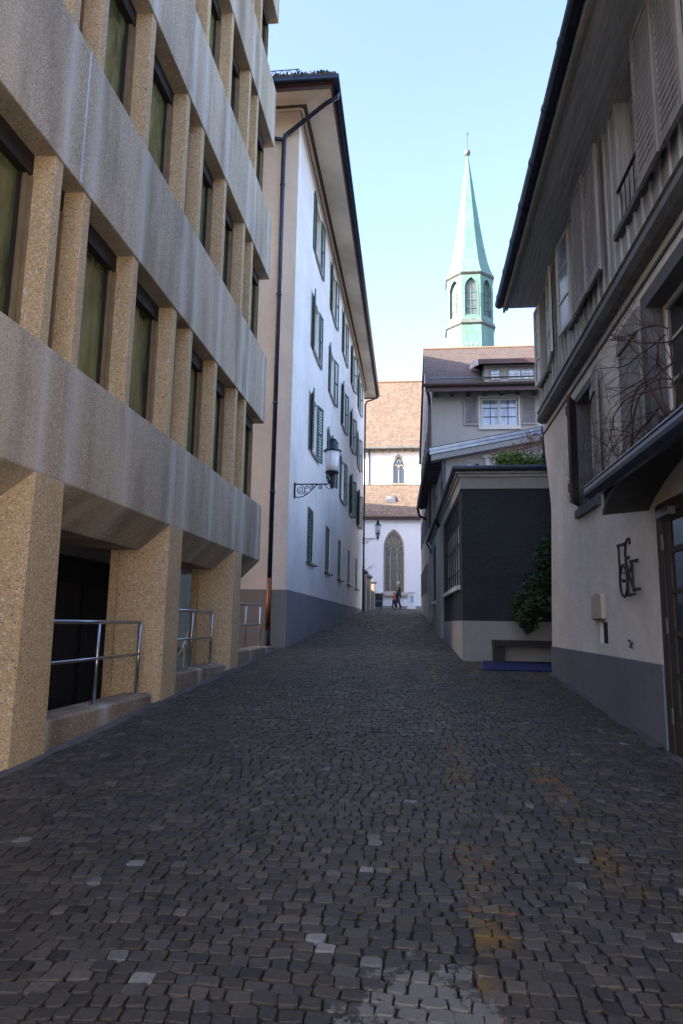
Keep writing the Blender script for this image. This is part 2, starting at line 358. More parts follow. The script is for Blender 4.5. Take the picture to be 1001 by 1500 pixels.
# ============================================================ SETTING
def setting():
    xs = [-400, -60, -13.2, -3.42, 2.6, 60, 400]; ys = [-60, -30, -3.2, 0, 15.6, 36, 37, 38, 39, 60, 400, 900]
    m = MB()
    for i in range(len(xs) - 1):
        for j in range(len(ys) - 1):
            if -14 < xs[i] < -3.4 and -3.3 < ys[j] < 15.5 and xs[i + 1] < -3.3: continue
            m.quad((xs[i], ys[j], gz(ys[j]) - .035), (xs[i + 1], ys[j], gz(ys[j]) - .035), (xs[i + 1], ys[j + 1], gz(ys[j + 1]) - .035), (xs[i], ys[j + 1], gz(ys[j + 1]) - .035))
    o = m.build('ground', 'soil'); tag(o, kind='structure')
    # joints between the setts
    mm, nt, b = new_mat('sett_joints'); v = coords(nt)
    n1 = ramp(nt, noise(nt, v, .7, 4, .6), [(.45, (0, 0, 0)), (.62, (1, 1, 1))])
    col = mix(nt, n1, (.015, .014, .013), (.016, .020, .009))
    col = mix(nt, ramp(nt, noise(nt, v, 1.6, 4), [(.58, (0, 0, 0)), (.7, (1, 1, 1))]), col, (.03, .028, .024))
    nt.links.new(col, b.inputs['Base Color']); b.inputs['Roughness'].default_value = .95
    bump(nt, b, noise(nt, v, 90, 3), .6, .01)
    m = MB(); ys = [-2, 15, 36, 37, 38, 39, 50.2]
    for j in range(len(ys) - 1):
        m.quad((-3.41, ys[j], gz(ys[j]) - .015), (5.0, ys[j], gz(ys[j]) - .015), (5.0, ys[j + 1], gz(ys[j + 1]) - .015), (-3.41, ys[j + 1], gz(ys[j + 1]) - .015))
    o = m.build('road_bed', mm); tag(o, kind='structure')
    # setts: one modelled stone after another
    ms, nt, b = new_mat('sett_stone'); v = coords(nt)
    at = N(nt, 'ShaderNodeAttribute', attribute_name='stone')
    fine = noise(nt, v, 45, 5, .7); med = noise(nt, v, 3.2, 5, .6); big = noise(nt, v, .45, 4, .6)
    col = mix(nt, 1.0, at.outputs['Color'], ramp(nt, fine, [(.25, (.62, .62, .62)), (.75, (1.3, 1.3, 1.3))]), 'MULTIPLY')
    col = mix(nt, 1.0, col, ramp(nt, med, [(.3, (.8, .79, .78)), (.7, (1.2, 1.2, 1.2))]), 'MULTIPLY')
    col = mix(nt, 1.0, col, ramp(nt, big, [(.3, (.82, .84, .88)), (.7, (1.2, 1.16, 1.12))]), 'MULTIPLY')
    sx = N(nt, 'ShaderNodeSeparateXYZ'); nt.links.new(v, sx.inputs[0])
    def line(x0, w):
        d = math_(nt, 'ABSOLUTE', math_(nt, 'SUBTRACT', math_(nt, 'ADD', sx.outputs[0], math_(nt, 'MULTIPLY', math_(nt, 'SUBTRACT', noise(nt, v, .8, 2), .5), .25)), x0))
        return math_(nt, 'LESS_THAN', d, w)
    yl = math_(nt, 'MAXIMUM', line(.98, .12), line(.30, .10))
    wear = ramp(nt, noise(nt, v, 5.5, 6, .75), [(.47, (0, 0, 0)), (.60, (1, 1, 1))])
    wear2 = ramp(nt, noise(nt, v, 1.1, 2, .5), [(.42, (0, 0, 0)), (.56, (1, 1, 1))])
    yl = math_(nt, 'MULTIPLY', math_(nt, 'MULTIPLY', yl, wear), math_(nt, 'MULTIPLY', wear2, .8))
    yl = math_(nt, 'MULTIPLY', yl, math_(nt, 'LESS_THAN', sx.outputs[1], 13.5))
    col = mix(nt, yl, col, (.15, .085, .012))
    lime = ramp(nt, noise(nt, v, 7, 6, .8), [(.62, (0, 0, 0)), (.69, (1, 1, 1))])
    col = mix(nt, math_(nt, 'MULTIPLY', lime, .30), col, (.09, .088, .084))
    dx = math_(nt, 'POWER', math_(nt, 'DIVIDE', math_(nt, 'SUBTRACT', sx.outputs[0], .02), .36), 2)
    dy = math_(nt, 'POWER', math_(nt, 'DIVIDE', math_(nt, 'SUBTRACT', sx.outputs[1], 2.45), .62), 2)
    inp = math_(nt, 'SUBTRACT', 1.25, math_(nt, 'ADD', dx, dy))
    mort = math_(nt, 'GREATER_THAN', math_(nt, 'ADD', math_(nt, 'MULTIPLY', inp, .27), noise(nt, v, 6, 6, .8)), .70)
    col = mix(nt, math_(nt, 'MULTIPLY', mort, .7), col, (.17, .165, .15))
    nt.links.new(col, b.inputs['Base Color'])
    nt.links.new(ramp(nt, med, [(.3, (.5, .5, .5)), (.7, (.75, .75, .75))]), b.inputs['Roughness'])
    b.inputs['Specular IOR Level'].default_value = .38
    bump(nt, b, math_(nt, 'ADD', fine, math_(nt, 'MULTIPLY', noise(nt, v, 14, 4), 1.4)), .55, .008)
    rnd = random.Random(3); rx = rnd.random
    whites = WHITES
    vs = []; fs = []; cs = []
    def edge(y):                            # the wall line on the right
        if y < 12.0: return 2.30
        if y < 13.8: return 5.0
        return .95 - .031 * (y - 13.9)
    def warp(x, y):
        wv = .02 * math.sin(y * 1.3 + x * 1.6) + .01 * math.sin(y * 2.6 - x * 1.7)
        left = .10 * max(0, -.9 - x) ** 1.3; right = .05 * max(0, x - .6) ** 1.6
        return (x + .02 * math.sin(y * 2.3 + x * 3), y + wv - left - right)
    y = .9; row = 0
    while y < 50:
        q_ = .84 if y < 14 else (1.0 if y < 22 else 1.35); h = (.080 + .018 * rx()) * q_; x = -3.40 + .1 * rx()
        xe = edge(y)
        while x < xe:
            if abs(x + .95) < .07 and y < 36: w = .085     # the long seam
            else: w = (.078 + .048 * rx()) * q_
            g = .003 + .005 * rx(); jx = lambda: (rx() - .5) * .012
            x0, x1, y0, y1 = x + g / 2, x + w - g / 2, y + g / 2, y + h - g / 2
            cr = .008 + .006 * rx()
            pts = [(x0 + cr, y0), (x1 - cr, y0), (x1, y0 + cr), (x1, y1 - cr), (x1 - cr, y1), (x0 + cr, y1), (x0, y1 - cr), (x0, y0 + cr)]
            pts = [(a + jx(), c + jx()) for a, c in pts]
            cx_, cy_ = (x0 + x1) / 2, (y0 + y1) / 2
            tx, ty, dz = (rx() - .5) * .09, (rx() - .5) * .09, (rx() - .5) * .008
            base = len(vs)
            for ring, (sc, hz) in enumerate(((1.0, -.03), (.985, -.003), (.92, .001))):
                for a, c in pts:
                    a2, c2 = cx_ + (a - cx_) * sc, cy_ + (c - cy_) * sc
                    X_, Y_ = warp(a2, c2)
                    vs.append((X_, Y_, gz(Y_) + hz + dz + (a2 - cx_) * tx + (c2 - cy_) * ty))
            X_, Y_ = warp(cx_, cy_)
            for r_ in range(2):
                for j in range(8):
                    j2 = (j + 1) % 8; fs.append((base + r_ * 8 + j, base + r_ * 8 + j2, base + r_ * 8 + 8 + j2, base + r_ * 8 + 8 + j))
            fs.append(tuple(base + 16 + j for j in range(8)))
            t = rx(); g_ = .040 + .036 * t * t; warm = rx()
            c = (g_ * (1.0 + .10 * warm), g_ * (.92 + .02 * warm), g_ * (.81 - .08 * warm), 1)
            if rx() < .05: c = tuple(q * .6 for q in c[:3]) + (1,)
            if rx() < .07: c = tuple(q * 1.5 for q in c[:3]) + (1,)
            if rx() < .006: c = (.13, .13, .13, 1)
            for (wx, wy) in whites:
                if abs(X_ - wx) < w * .52 and abs(Y_ - wy) < h * .52: c = (.19, .19, .185, 1)
            cs += [c] * 24
            x += w
        y += h; row += 1
    me = bpy.data.meshes.new('road'); me.from_pydata(vs, [], fs)
    ca = me.attributes.new('stone', 'FLOAT_COLOR', 'POINT'); ca.data.foreach_set('color', [q for c in cs for q in c])
    me.materials.append(ms)
    o = bpy.data.objects.new('road', me); COL.objects.link(o); tag(o, kind='structure')
WHITES = [(-2.35, 5.2), (-1.45, 3.75), (-1.02, 2.7), (-1.75, 2.75), (-.42, 3.05), (-.09, 4.95), (1.3, 3.75), (1.15, 3.3), (.95, 2.65), (-.3, 3.8), (.85, 8.35), (1.9, 7.0), (-1.1, 9.6), (.1, 7.3)]
setting()
def fillets():
    rnd = random.Random(2)
    for (x0, sgn, ya, yb) in ((2.243, -1, 6.8, 12.1), (-3.066, 1, 15.7, 37.3), (-3.16, 1, 3, 15.6)):
        m = MB(); y = ya; wprev = .10
        while y < yb:
            w = .055 + rnd.uniform(-.02, .05); y2 = min(yb, y + .22)
            m.add([(x0, y, gz(y) + .03), (x0 + sgn * wprev, y, gz(y) + .004), (x0 + sgn * w, y2, gz(y2) + .004), (x0, y2, gz(y2) + .03)], [(0, 1, 2, 3)]); y = y2; wprev = w
        o = m.build('kerb', 'fillet'); tag(o, kind='structure')
fillets()

# ============================================================ CONCRETE BUILDING (left)
def concrete_building():
    xf = -3.15; f = F((xf, 0, 0), (0, 1, 0), (-1, 0, 0))
    T = thing('concrete_office_building', (-4.5, 5, -1.2), 'tall exposed-aggregate concrete building with stacked window bands filling the left side', 'building')
    yA, yB = -3.0, 13.38
    bands = [(1.2, 2.30), (4.03, 5.46), (7.22, 8.64), (10.36, 11.74), (13.5, 15.4)]
    for i, (a, b) in enumerate(bands):
        m = MB()
        if i == 0:
            prof = [(0, 1.2), (0, 2.30), (.42, 2.30), (.9, 2.30), (.9, .86), (.34, .86)]
            m.loft([f(yA, z, w) for w, z in prof], [f(yB, z, w) for w, z in prof])
        else:
            m.box(yA, yB, a, b, 0, .30, f); m.box(yA, yB - .05, a + .03, b - .03, .30, 5.0, f)
        sp = m.build('spandrel', 'band', T, bevel=.012)
        if i in (0, 1):
            q = MB(); q.box(5.52, 5.545, a + .02 if i else 1.25, b - .02, -.004, .02, f)
            q.build('joint', 'seal' if i == 1 else 'band', sp)
    edges = [0.0]
    edges = [-.93, -.33, .75, 2.17, 2.69, 3.85, 5.27, 5.79, 6.95, 8.22, 8.87, 10.08, 11.33, 11.95]
    for fl in range(4):
        v0, v1 = bands[fl][1], bands[fl + 1][0]
        for j, e in enumerate(edges):
            y1 = e; y0 = e - .135; oj = .0 if fl == 0 else (.05 if fl == 1 else .03)
            y0 += oj; y1 += oj
            A = [f(y0, v0, .02), f(y1, v0, .02), f(y1, v0, .38), f(y0 - .02, v0, .38)]
            m = MB().prism(A, (0, 0, v1 - v0)); m.build('pier', 'conc', T, bevel=.008)
            nx = (edges[j + 1] - .135 if j + 1 < len(edges) else 13.25) + oj
            g0, g1 = y1, nx
            if g1 - g0 < .1: continue
            w = .255
            m = MB(); ft = .035
            m.box(g0, g1, v1 - .20, v1, w - .04, w + .10, f)                 # blind box
            m.box(g0, g1, v0, v0 + .05, w + .03, w + .09, f)
            m.box(g0, g0 + ft, v0, v1, w + .03, w + .09, f)
            m.box(g1 - .10, g1 - .10 + .03, v0 + .05, v1 - .2, w + .02, w + .09, f)
            fr = m.build('window', 'bframe', T)
            q = MB(); q.box(g1 - .07, g1 - .035, v0, v1 - .2, w - .02, w + .05, f); q.box(g1 - .028, g1, v0, v1 - .2, w - .05, w + .05, f)
            q.build('jamb', 'tanframe', fr)
            q = MB(); q.box(g0 + ft, g1 - .1, v0 + .05, v1 - .2, w + .05, w + .06, f); q.build('pane', 'glassg', fr)
    # end wall strip and roof
    MB().box(13.2, 13.32, .86, 15.0, .32, .44, f).build('end_post', 'bframe', T)
    MB().box(yA, 13.3, 2.3, 15.0, .55, 5.6, f).build('core_wall', 'black', T)
    MB().box(yA - .1, yB, 15.4, 15.6, .05, 8, f).build('roof', 'band', T)
    MB().box(yA, 13.3, -2.4, 15.3, 5.6, 8, f).build('rear_wall', 'band', T)
    MB().box(yA, yA + .3, -2.4, 15.3, .5, 5.6, f).build('end_wall', 'band', T)
    # ground floor piers: splayed, wider at the back
    for (a, b) in ((-.95, -.5), (2.15, 2.6), (5.22, 5.70), (8.36, 8.84), (11.5, 11.97)):
        g = gz(a) - .2
        A = [f(a - .02, g, 0), f(b + .04, g, 0), f(b + .04, g, .55), f(a - .22, g, .55)]
        B = [f(a, 1.2, 0), f(b, 1.2, 0), f(b, 1.2, .55), f(a - .22, 1.2, .55)]
        B2 = B
        MB().loft(A, B2).build('pier', 'conc', T, bevel=.012)
        g = -2.4
        MB().box(a - .20, b - .05, g, .86, .56, .68, f).build('pier', 'conc', T, bevel=.01)
    MB().box(yA, 13.3, .9, 1.1, .9, 4.0, f).build('ceiling', 'ceil', T)
    MB().box(yA, 13.3, -2.4, .9, 1.9, 2.05, f).build('inner_wall', 'black', T)
    for y_ in (6.6, 7.7, 8.8, 9.9): MB().box(y_, y_ + .95, -2.3, .5, 1.87, 1.899, f).build('panel', 'bframe', T)
    MB().box(10.85, 11.0, -2.4, .45, 1.86, 1.899, f).build('door_jamb', 'tanframe', T)
    MB().box(yA, 15.6, -2.5, -2.4, -.1, 8, f).build('floor', 'black', T)
    # low walls between the piers
    for (a, b, t) in ((2.7, 5.1, -1.05), (5.80, 8.20, -.88), (8.94, 11.46, -.70), (12.08, 14.95, -.53)):
        m = MB(); m.prism([f(a, -2.4, .05), f(a, t - .02, .05), f(a + .0, t, .08), f(a, t, .40), f(a, -2.4, .40)], (0, b - a, 0))
        m.build('low_wall', 'kerb', T, bevel=.01)
    # three steel railings
    for (p, z1, z2, zb, ya, lab) in (
        ((6.95, 8.03), -.035, -.41, -.88, 5.75, 'brushed steel handrail on the nearest low concrete wall, before the dark opening'),
        ((9.95, 10.93), .135, -.27, -.70, 8.85, 'brushed steel handrail on the second low wall, with bluish light behind it'),
        ((13.15, 14.38), .32, -.07, -.53, 11.98, 'small steel handrail farthest up the street, before the grey house plinth')):
        x = -3.33
        t = thing('railing', (x, p[1], zb), lab, 'railing', 'steel railings on the low walls')
        for z in (z1, z2): MB().tube([(x, ya, z), (x, p[1], z)], .021 if z == z1 else .017, 10).build('rail', 'steel', t, smooth=True)
        for y in p:
            MB().tube([(x, y, zb), (x, y, z1)], .019, 10).build('post', 'steel', t, smooth=True)
            MB().lathe((x, y, zb), [(.05, 0), (.05, .008), (.03, .012)], 12).build('base_plate', 'steel', t)
    t = thing('stair_rail', (-5.1, 14.6, -1.2), 'short sloping steel rail in the bluish gap behind the second pair of piers', 'handrail')
    MB().tube([(-4.95, 14.0, -.75), (-5.0, 14.4, -.6), (-5.12, 15.3, -.05)], .022, 8).build('rail', 'steel', t)
    MB().tube([(-5.0, 14.5, -1.9), (-5.0, 14.5, -.58)], .018, 8).build('post', 'steel', t)
concrete_building()

# ============================================================ WHITE HOUSE (left, beyond)
def white_house():
    xf = -3.05; f = F((xf, 0, 0), (0, 1, 0), (-1, 0, 0))
    y0, y1 = 15.72, 37.45; zt = 13.25
    T = thing('white_house', (-6, 26, 0), 'tall white plastered house with green shutters and deep eaves, left of the street', 'house')
    wins = []
    cy = [19.3, 23.15, 26.95, 30.5, 34.2]
    for fl, (a, b) in enumerate(((4.82, 6.5), (7.85, 9.5), (10.85, 12.6))):
        for c in cy: wins.append((c - .52, c + .52, a, b, fl))
    for c in (19.1, 22.85, 26.4, 30.1, 33.8): wins.append((c - .58, c + .58, 1.66, 3.2, -1))
    MB().holed(f, rect(y0, y1, .735, zt), [rect(a, b, c, d) for a, b, c, d, _ in wins], .24).build('wall', 'white', T)
    # plinth, proud 15 mm, following the climbing street
    MB().prism([f(y0, -1.6, -.015), f(y1, gz(y1) - .2, -.015), f(y1, .735, -.015), f(y0, .735, -.015)], (-.3, 0, 0)).build('plinth', 'plinthL', T)
    MB().box(y0, y1, .735, .745, -.02, .0, f).build('plinth_edge', 'wframe', T)
    g = F((0, y0, 0), (1, 0, 0), (0, 1, 0))
    MB().box(-13, xf - .002, .735, zt, 0, .24, g).build('side_wall', 'pink', T)
    MB().box(-13, -4.9, -2.4, .735, -.012, .24, g).build('side_plinth', 'plinthL', T)
    MB().box(-4.9, xf - .31, -2.4, .735, -.014, .24, g).box(xf - .36, xf - .016, -1.5, .735, -.03, .2, g).build('side_plinth', 'plinthS', T)
    MB().box(-6.6, -4.45, -2.4, 1.12, -.06, -.02, g).build('bluish_light_panel', 'bluelight', T)  # panel added on the side wall, bluish light put into its colour
    MB().box(-13, xf - .3, -2, zt, y1 - y0 - .24, y1 - y0, g).build('rear_gable_wall', 'white', T)
    MB().box(-13, -12.8, -2, zt, .2, y1 - y0 - .3, g).build('back_wall', 'white', T)
    rnd = random.Random(11)
    for (a, b, c, d, fl) in wins:
        w = window(f, a, b, c, d, .16, T, 'wframe', 'glassb' if rnd.random() < .8 else 'glassd', 2, 3, .05)
        q = MB(); q.box(a - .06, b + .06, c - .05, c - .002, -.07, .15, f); q.build('sill', 'gframe', w)
        if fl >= 0:
            L = (b - a) / 2
            for s in (-1, 1):
                ang = R(rnd.choice((5, 7, 9, 11, 13, 17)) + rnd.uniform(-2, 2))
                hx = V(f(a if s < 0 else b, 0, -.03))
                d_ = V((math.sin(ang), s * math.cos(ang), 0))
                ff = F(hx, d_, (-math.cos(ang), s * math.sin(ang) , 0))
                louvre(ff, 0, L, c - .02, d + .03, 0, .035, 18, .045, True).build('shutter', 'shut', w)
        else:
            mid = (a + b) / 2
            for s0, s1 in ((a + .01, mid - .005), (mid + .005, b - .01)):
                ff = F(f(0, 0, .0), (0, 1, 0), (-1, 0, 0))
                louvre(ff, s0, s1, c + .02, d - .01, .02, .04, 15, .045, True).build('shutter', 'shut', w)
            q = MB()
            for s in (a - .1, b + .1): q.box(s - .02, s + .02, c - .06, c - .02, -.12, .02, f)
            q.build('shutter_catch', 'iron', w)
    # eaves: the overhang narrows up the street
    ea, eb = (-2.12, 14.75), (-2.42, 38.25); wl = -13.9
    zs = 13.0
    m = MB()
    A = [V((xf + .02, y0 - .02, zt)), V((xf + .02, y1, zt)), V((eb[0], eb[1], zs)), V((ea[0], ea[1], zs))]
    m.prism(A, (0, 0, .05)); m.prism([V((-13, y0 - .02, zt)), V((xf + .02, y0 - .02, zt)), V((ea[0], ea[1], zs)), V((wl, ea[1], zs))], (0, 0, .05))
    m.prism([V((-13, y1, zt)), V((xf + .02, y1, zt)), V((eb[0], eb[1], zs)), V((wl, eb[1], zs))], (0, 0, .05))
    m.build('soffit', 'soffit', T)
    m = MB()
    m.tube([(xf + .06, y0 - .06, zt - .03), (xf + .06, y1, zt - .03)], .05, 8); m.tube([(-13, y0 - .06, zt - .03), (xf + .06, y0 - .06, zt - .03)], .05, 8)
    m.build('cove_moulding', 'soffit', T)
    m = MB()
    for k_, (dx, z0, z1) in enumerate(((0, 12.93, 13.16), (.05, 13.03, 13.19))):
        m.prism([V((ea[0] + dx, ea[1] - dx, z0)), V((eb[0] + dx, eb[1] + dx, z0)), V((eb[0] + dx, eb[1] + dx, z1)), V((ea[0] + dx, ea[1] - dx, z1))], (.03, 0, 0))
        m.prism([V((ea[0] + dx + .03, ea[1] - dx - .001, z0)), V((wl, ea[1] - dx - .001, z0)), V((wl, ea[1] - dx - .001, z1)), V((ea[0] + dx + .03, ea[1] - dx - .001, z1))], (0, -.03, 0))
        m.prism([V((eb[0] + dx + .03, eb[1] + dx, z0)), V((wl, eb[1] + dx, z0)), V((wl, eb[1] + dx, z1)), V((eb[0] + dx + .03, eb[1] + dx, z1))], (0, .03, 0))
    m.build('fascia', 'fascia', T)
    ga, gb = (ea[0] + .15, ea[1] - .15), (eb[0] + .14, eb[1] + .14)
    MB().tube([(wl, ga[1], 13.13), (ga[0], ga[1], 13.13), (gb[0], gb[1], 13.13), (wl, gb[1], 13.13)], .085, 10).build('gutter', 'gut', T, smooth=True)
    # hipped roof
    rz = 17.6; rx_ = -8.2
    c = [V((ga[0] - .02, ga[1] + .02, 13.2)), V((gb[0] - .02, gb[1] - .02, 13.2)), V((wl, gb[1] - .02, 13.2)), V((wl, ga[1] + .02, 13.2))]
    r0, r1 = V((rx_, 20.5, rz)), V((rx_, 33, rz))
    MB().add(c + [r0, r1], [(0, 1, 5, 4), (1, 2, 5), (2, 3, 4, 5), (3, 0, 4), (3, 2, 1, 0)]).build('roof', 'mossroof', T)
    # tile ends and moss along the eaves
    m = MB(); y = ga[1]
    while y < gb[1]:
        x = ga[0] + (gb[0] - ga[0]) * (y - ga[1]) / (gb[1] - ga[1]); m.box(x - .12, x - .01 + rnd.uniform(-.01, .015), 13.2, 13.25, y, y + .15, W); y += .17
    x = ga[0]
    while x > -9: m.box(x - .15, x, 13.2, 13.25, ga[1] - .02, ga[1] + .1, W); x -= .17
    m.build('tile_edge', 'mossroof', T)
    m = leaves(rnd, [(V((x_, ga[1] + .06, 13.28)), V((.25, .1, .07))) for x_ in [-2.3, -2.45, -2.9, -3.2, -3.5, -3.9, -4.4]], 70, .05)
    m.build('moss', 'moss', T)
    # lattice snow guard
    m = MB(); yy = ga[1] + .35; za, zb = 13.42, 13.72
    for x in [-3.0 - .2 * i for i in range(16)]:
        m.tube([(x, yy, za), (x - .2, yy, zb)], .008, 4); m.tube([(x - .2, yy, za), (x, yy, zb)], .008, 4)
    m.tube([(-2.95, yy, zb), (-6.3, yy, zb)], .012, 5); m.tube([(-2.95, yy, za), (-6.3, yy, za)], .012, 5)
    for x in (-3, -4, -5, -6): m.tube([(x, yy, 13.2), (x, yy, zb + .02)], .014, 5)
    m.build('snow_guard', 'iron', T)
    # downpipes
    px, py = -3.43, y0 - .1
    m = MB(); m.tube([(ga[0], 15.05, 13.08), (ga[0] - .02, 15.05, 12.95), (-2.3, 15.15, 12.86), (-3.3, py, 12.5), (-3.4, py, 12.42), (px, py, 12.28), (px, py, 1.0)], .055, 10)
    for z in (11.0, 8.0, 5.2, 3.0): m.tube([(px, py, z), (px, py, z + .05)], .068, 10)
    m.tube([(px, py, 12.3), (px - .5, py, 12.4)], .05, 8)
    m.build('downpipe', 'gut', T, smooth=True)
    MB().tube([(px, py, 1.0), (px, py, -.2)], .058, 10).build('downpipe_sleeve', 'coppipe', T, smooth=True)
    MB().tube([(px, py, -.2), (px, py, -.75)], .062, 10).build('downpipe_foot', 'iron', T, smooth=True)
    MB().tube([(gb[0], 38.0, 13.05), (gb[0] - .05, 37.9, 12.85), (-2.9, 37.5, 12.5), (-2.98, 37.42, 12.3), (-2.98, 37.42, gz(37))], .05, 8).build('downpipe', 'gutbr', T, smooth=True)

def leaves(rnd, blobs, n, size, m=None, flat=.0):
    """leaf-sized faces scattered through ellipsoid blobs (centre, radii)"""
    m = m or MB()
    for c, r in blobs:
        for i in range(n):
            d = V((rnd.gauss(0, 1), rnd.gauss(0, 1), rnd.gauss(0, 1))).normalized() * (rnd.random() ** .45)
            p = V((c.x + d.x * r.x, c.y + d.y * r.y, c.z + d.z * r.z))
            a = V((rnd.gauss(0, 1), rnd.gauss(0, 1), rnd.gauss(0, .7))).normalized(); b = a.orthogonal().normalized()
            q = Matrix.Rotation(rnd.random() * 6.28, 3, a) @ b
            s = size * rnd.uniform(.6, 1.4)
            t = min(1, max(.01, rnd.random() * .8 + .25 * d.z))
            m.add([p - a * s, p + q * s * .45, p + a * s, p - q * s * .45], [(0, 1, 2, 3)], t)
    return m
white_house()

# ============================================================ WALL LANTERNS
def spiral(c, r0, r1, t0, t1, n=22):
    return [V((c[0] + (r0 + (r1 - r0) * i / n) * math.cos(t0 + (t1 - t0) * i / n), 0, c[1] + (r0 + (r1 - r0) * i / n) * math.sin(t0 + (t1 - t0) * i / n))) for i in range(n + 1)]
def lantern(x, y, z, sc, label):
    T = thing('wall_lantern', (x, y, z), label, 'lantern', 'old iron lanterns on scrolled brackets along the house')
    P = lambda l: [V((x, y, z)) + V(p) * sc for p in l]
    m = MB(); b = [V((x, y - .02, z - .36 * sc)), V((x + .04, y - .02, z - .36 * sc)), V((x + .04, y - .02, z + .04)), V((x, y - .02, z + .04))]
    m.prism(b, (0, .04, 0)); m.tube(P([(0, 0, 0), (.86, 0, 0)]), .018 * sc, 6)
    m.build('bracket_arm', 'iron', T)
    m = MB()
    m.tube(P(spiral((.17, -.15), .12, .02, math.pi * .5, -3.2 * math.pi)), .011 * sc, 5)
    m.tube(P([(.04, 0, -.32), (.12, 0, -.34), (.25, 0, -.31), (.38, 0, -.22), (.47, 0, -.13), (.56, 0, -.04), (.62, 0, 0)]), .013 * sc, 5)
    m.tube(P(spiral((.44, -.08), .07, .015, math.pi * .5, -3 * math.pi)), .009 * sc, 5)
    m.tube(P(spiral((.66, -.07), .065, .015, math.pi * .5, -3 * math.pi)), .009 * sc, 5)
    m.tube(P(spiral((.29, -.22), .055, .012, math.pi * 1.2, 4 * math.pi)), .008 * sc, 5)
    m.tube(P(spiral((.32, -.08), .05, .012, 0, 3 * math.pi)), .008 * sc, 5)
    m.tube(P([(.86, 0, 0), (.90, 0, .06), (.93, 0, .12), (.95, 0, .20)]), .018 * sc, 6)
    m.tube(P([(.78, 0, -.02), (.86, 0, -.10), (.92, 0, -.14)]), .009 * sc, 5)
    m.build('scrollwork', 'iron', T)
    cx = x + .96 * sc
    m = MB(); m.lathe((cx, y, z), [(.02, -.12 * sc), (.045 * sc, -.06 * sc), (.05 * sc, .18 * sc), (.07 * sc, .24 * sc)], 10)
    for t in range(4):
        a = t * math.pi / 2 + .6
        m.tube([V((cx + math.cos(a) * r * sc, y + math.sin(a) * r * sc, z + h * sc)) for r, h in ((.05, .0), (.13, .07), (.16, .16), (.14, .26))], .011 * sc, 5)
    m.build('lamp_cradle', 'iron', T)
    MB().lathe((cx, y, z), [(.165 * sc, .275 * sc), (.175 * sc, .30 * sc), (.165 * sc, .325 * sc)], 20).build('lower_ring', 'iron', T)
    g = MB().lathe((cx, y, z), [(.15 * sc, .32 * sc), (.165 * sc, .5 * sc), (.195 * sc, .84 * sc)], 20).build('lamp_glass', 'lampglass', T, smooth=True)
    m = MB()
    for t in range(4):
        a = t * math.pi / 2 - 1.75; m.tube([(cx + math.cos(a) * .158 * sc, y + math.sin(a) * .158 * sc, z + .31 * sc), (cx + math.cos(a) * .202 * sc, y + math.sin(a) * .202 * sc, z + .85 * sc)], .007 * sc, 5)
    m.build('lamp_bars', 'zinc', g)
    MB().lathe((cx, y, z), [(.225 * sc, .835 * sc), (.235 * sc, .855 * sc), (.17 * sc, .90 * sc), (.12 * sc, .96 * sc), (.095 * sc, 1.03 * sc), (.095 * sc, 1.04 * sc)], 20).build('lamp_cap', 'lampcap', T, smooth=False)
    MB().lathe((cx, y, z), [(.085 * sc, 1.04 * sc), (.085 * sc, 1.12 * sc), (.115 * sc, 1.13 * sc), (.10 * sc, 1.15 * sc), (.04 * sc, 1.19 * sc), (.015 * sc, 1.21 * sc), (.02 * sc, 1.24 * sc), (.004, 1.28 * sc)], 14).build('lamp_chimney', 'lampcap', T)
lantern(-3.05, 16.35, 3.36, .98, 'large blue-black lantern on a scrolled iron arm, near the house corner under the green shutters')
lantern(-3.03, 37.3, 4.60, .86, 'distant small lantern on a scrolled arm, seen against the white church wall')

# ============================================================ CHURCH
def lancet(cx, w, z0, zs, n=10):            # outline of a pointed opening (u, v), springing at zs
    h = w / 2; pts = [(cx - h, z0), (cx + h, z0), (cx + h, zs)]
    r = w * 1.02
    c = cx + h - r; a1 = math.acos((cx - c) / r)
    pts += [(c + r * math.cos(a1 * i / n), zs + r * math.sin(a1 * i / n)) for i in range(1, n + 1)]
    c2 = cx - h + r
    pts += [(c2 - r * math.cos(a1 * (n - i) / n), zs + r * math.sin(a1 * (n - i) / n)) for i in range(1, n + 1)]
    return pts
def arch_bar(m, f, cx, w, z0, zs, t, w0, w1, n=10, legs=True):
    o = lancet(cx, w, z0, zs, n); i_ = lancet(cx, w - 2 * t, z0, zs, n)
    rng = range(len(o))
    for a in rng:
        b = (a + 1) % len(o)
        if a == 0: continue
        m.loft([f(*o[a], w0), f(*i_[a], w0), f(*i_[a], w1), f(*o[a], w1)], [f(*o[b], w0), f(*i_[b], w0), f(*i_[b], w1), f(*o[b], w1)])
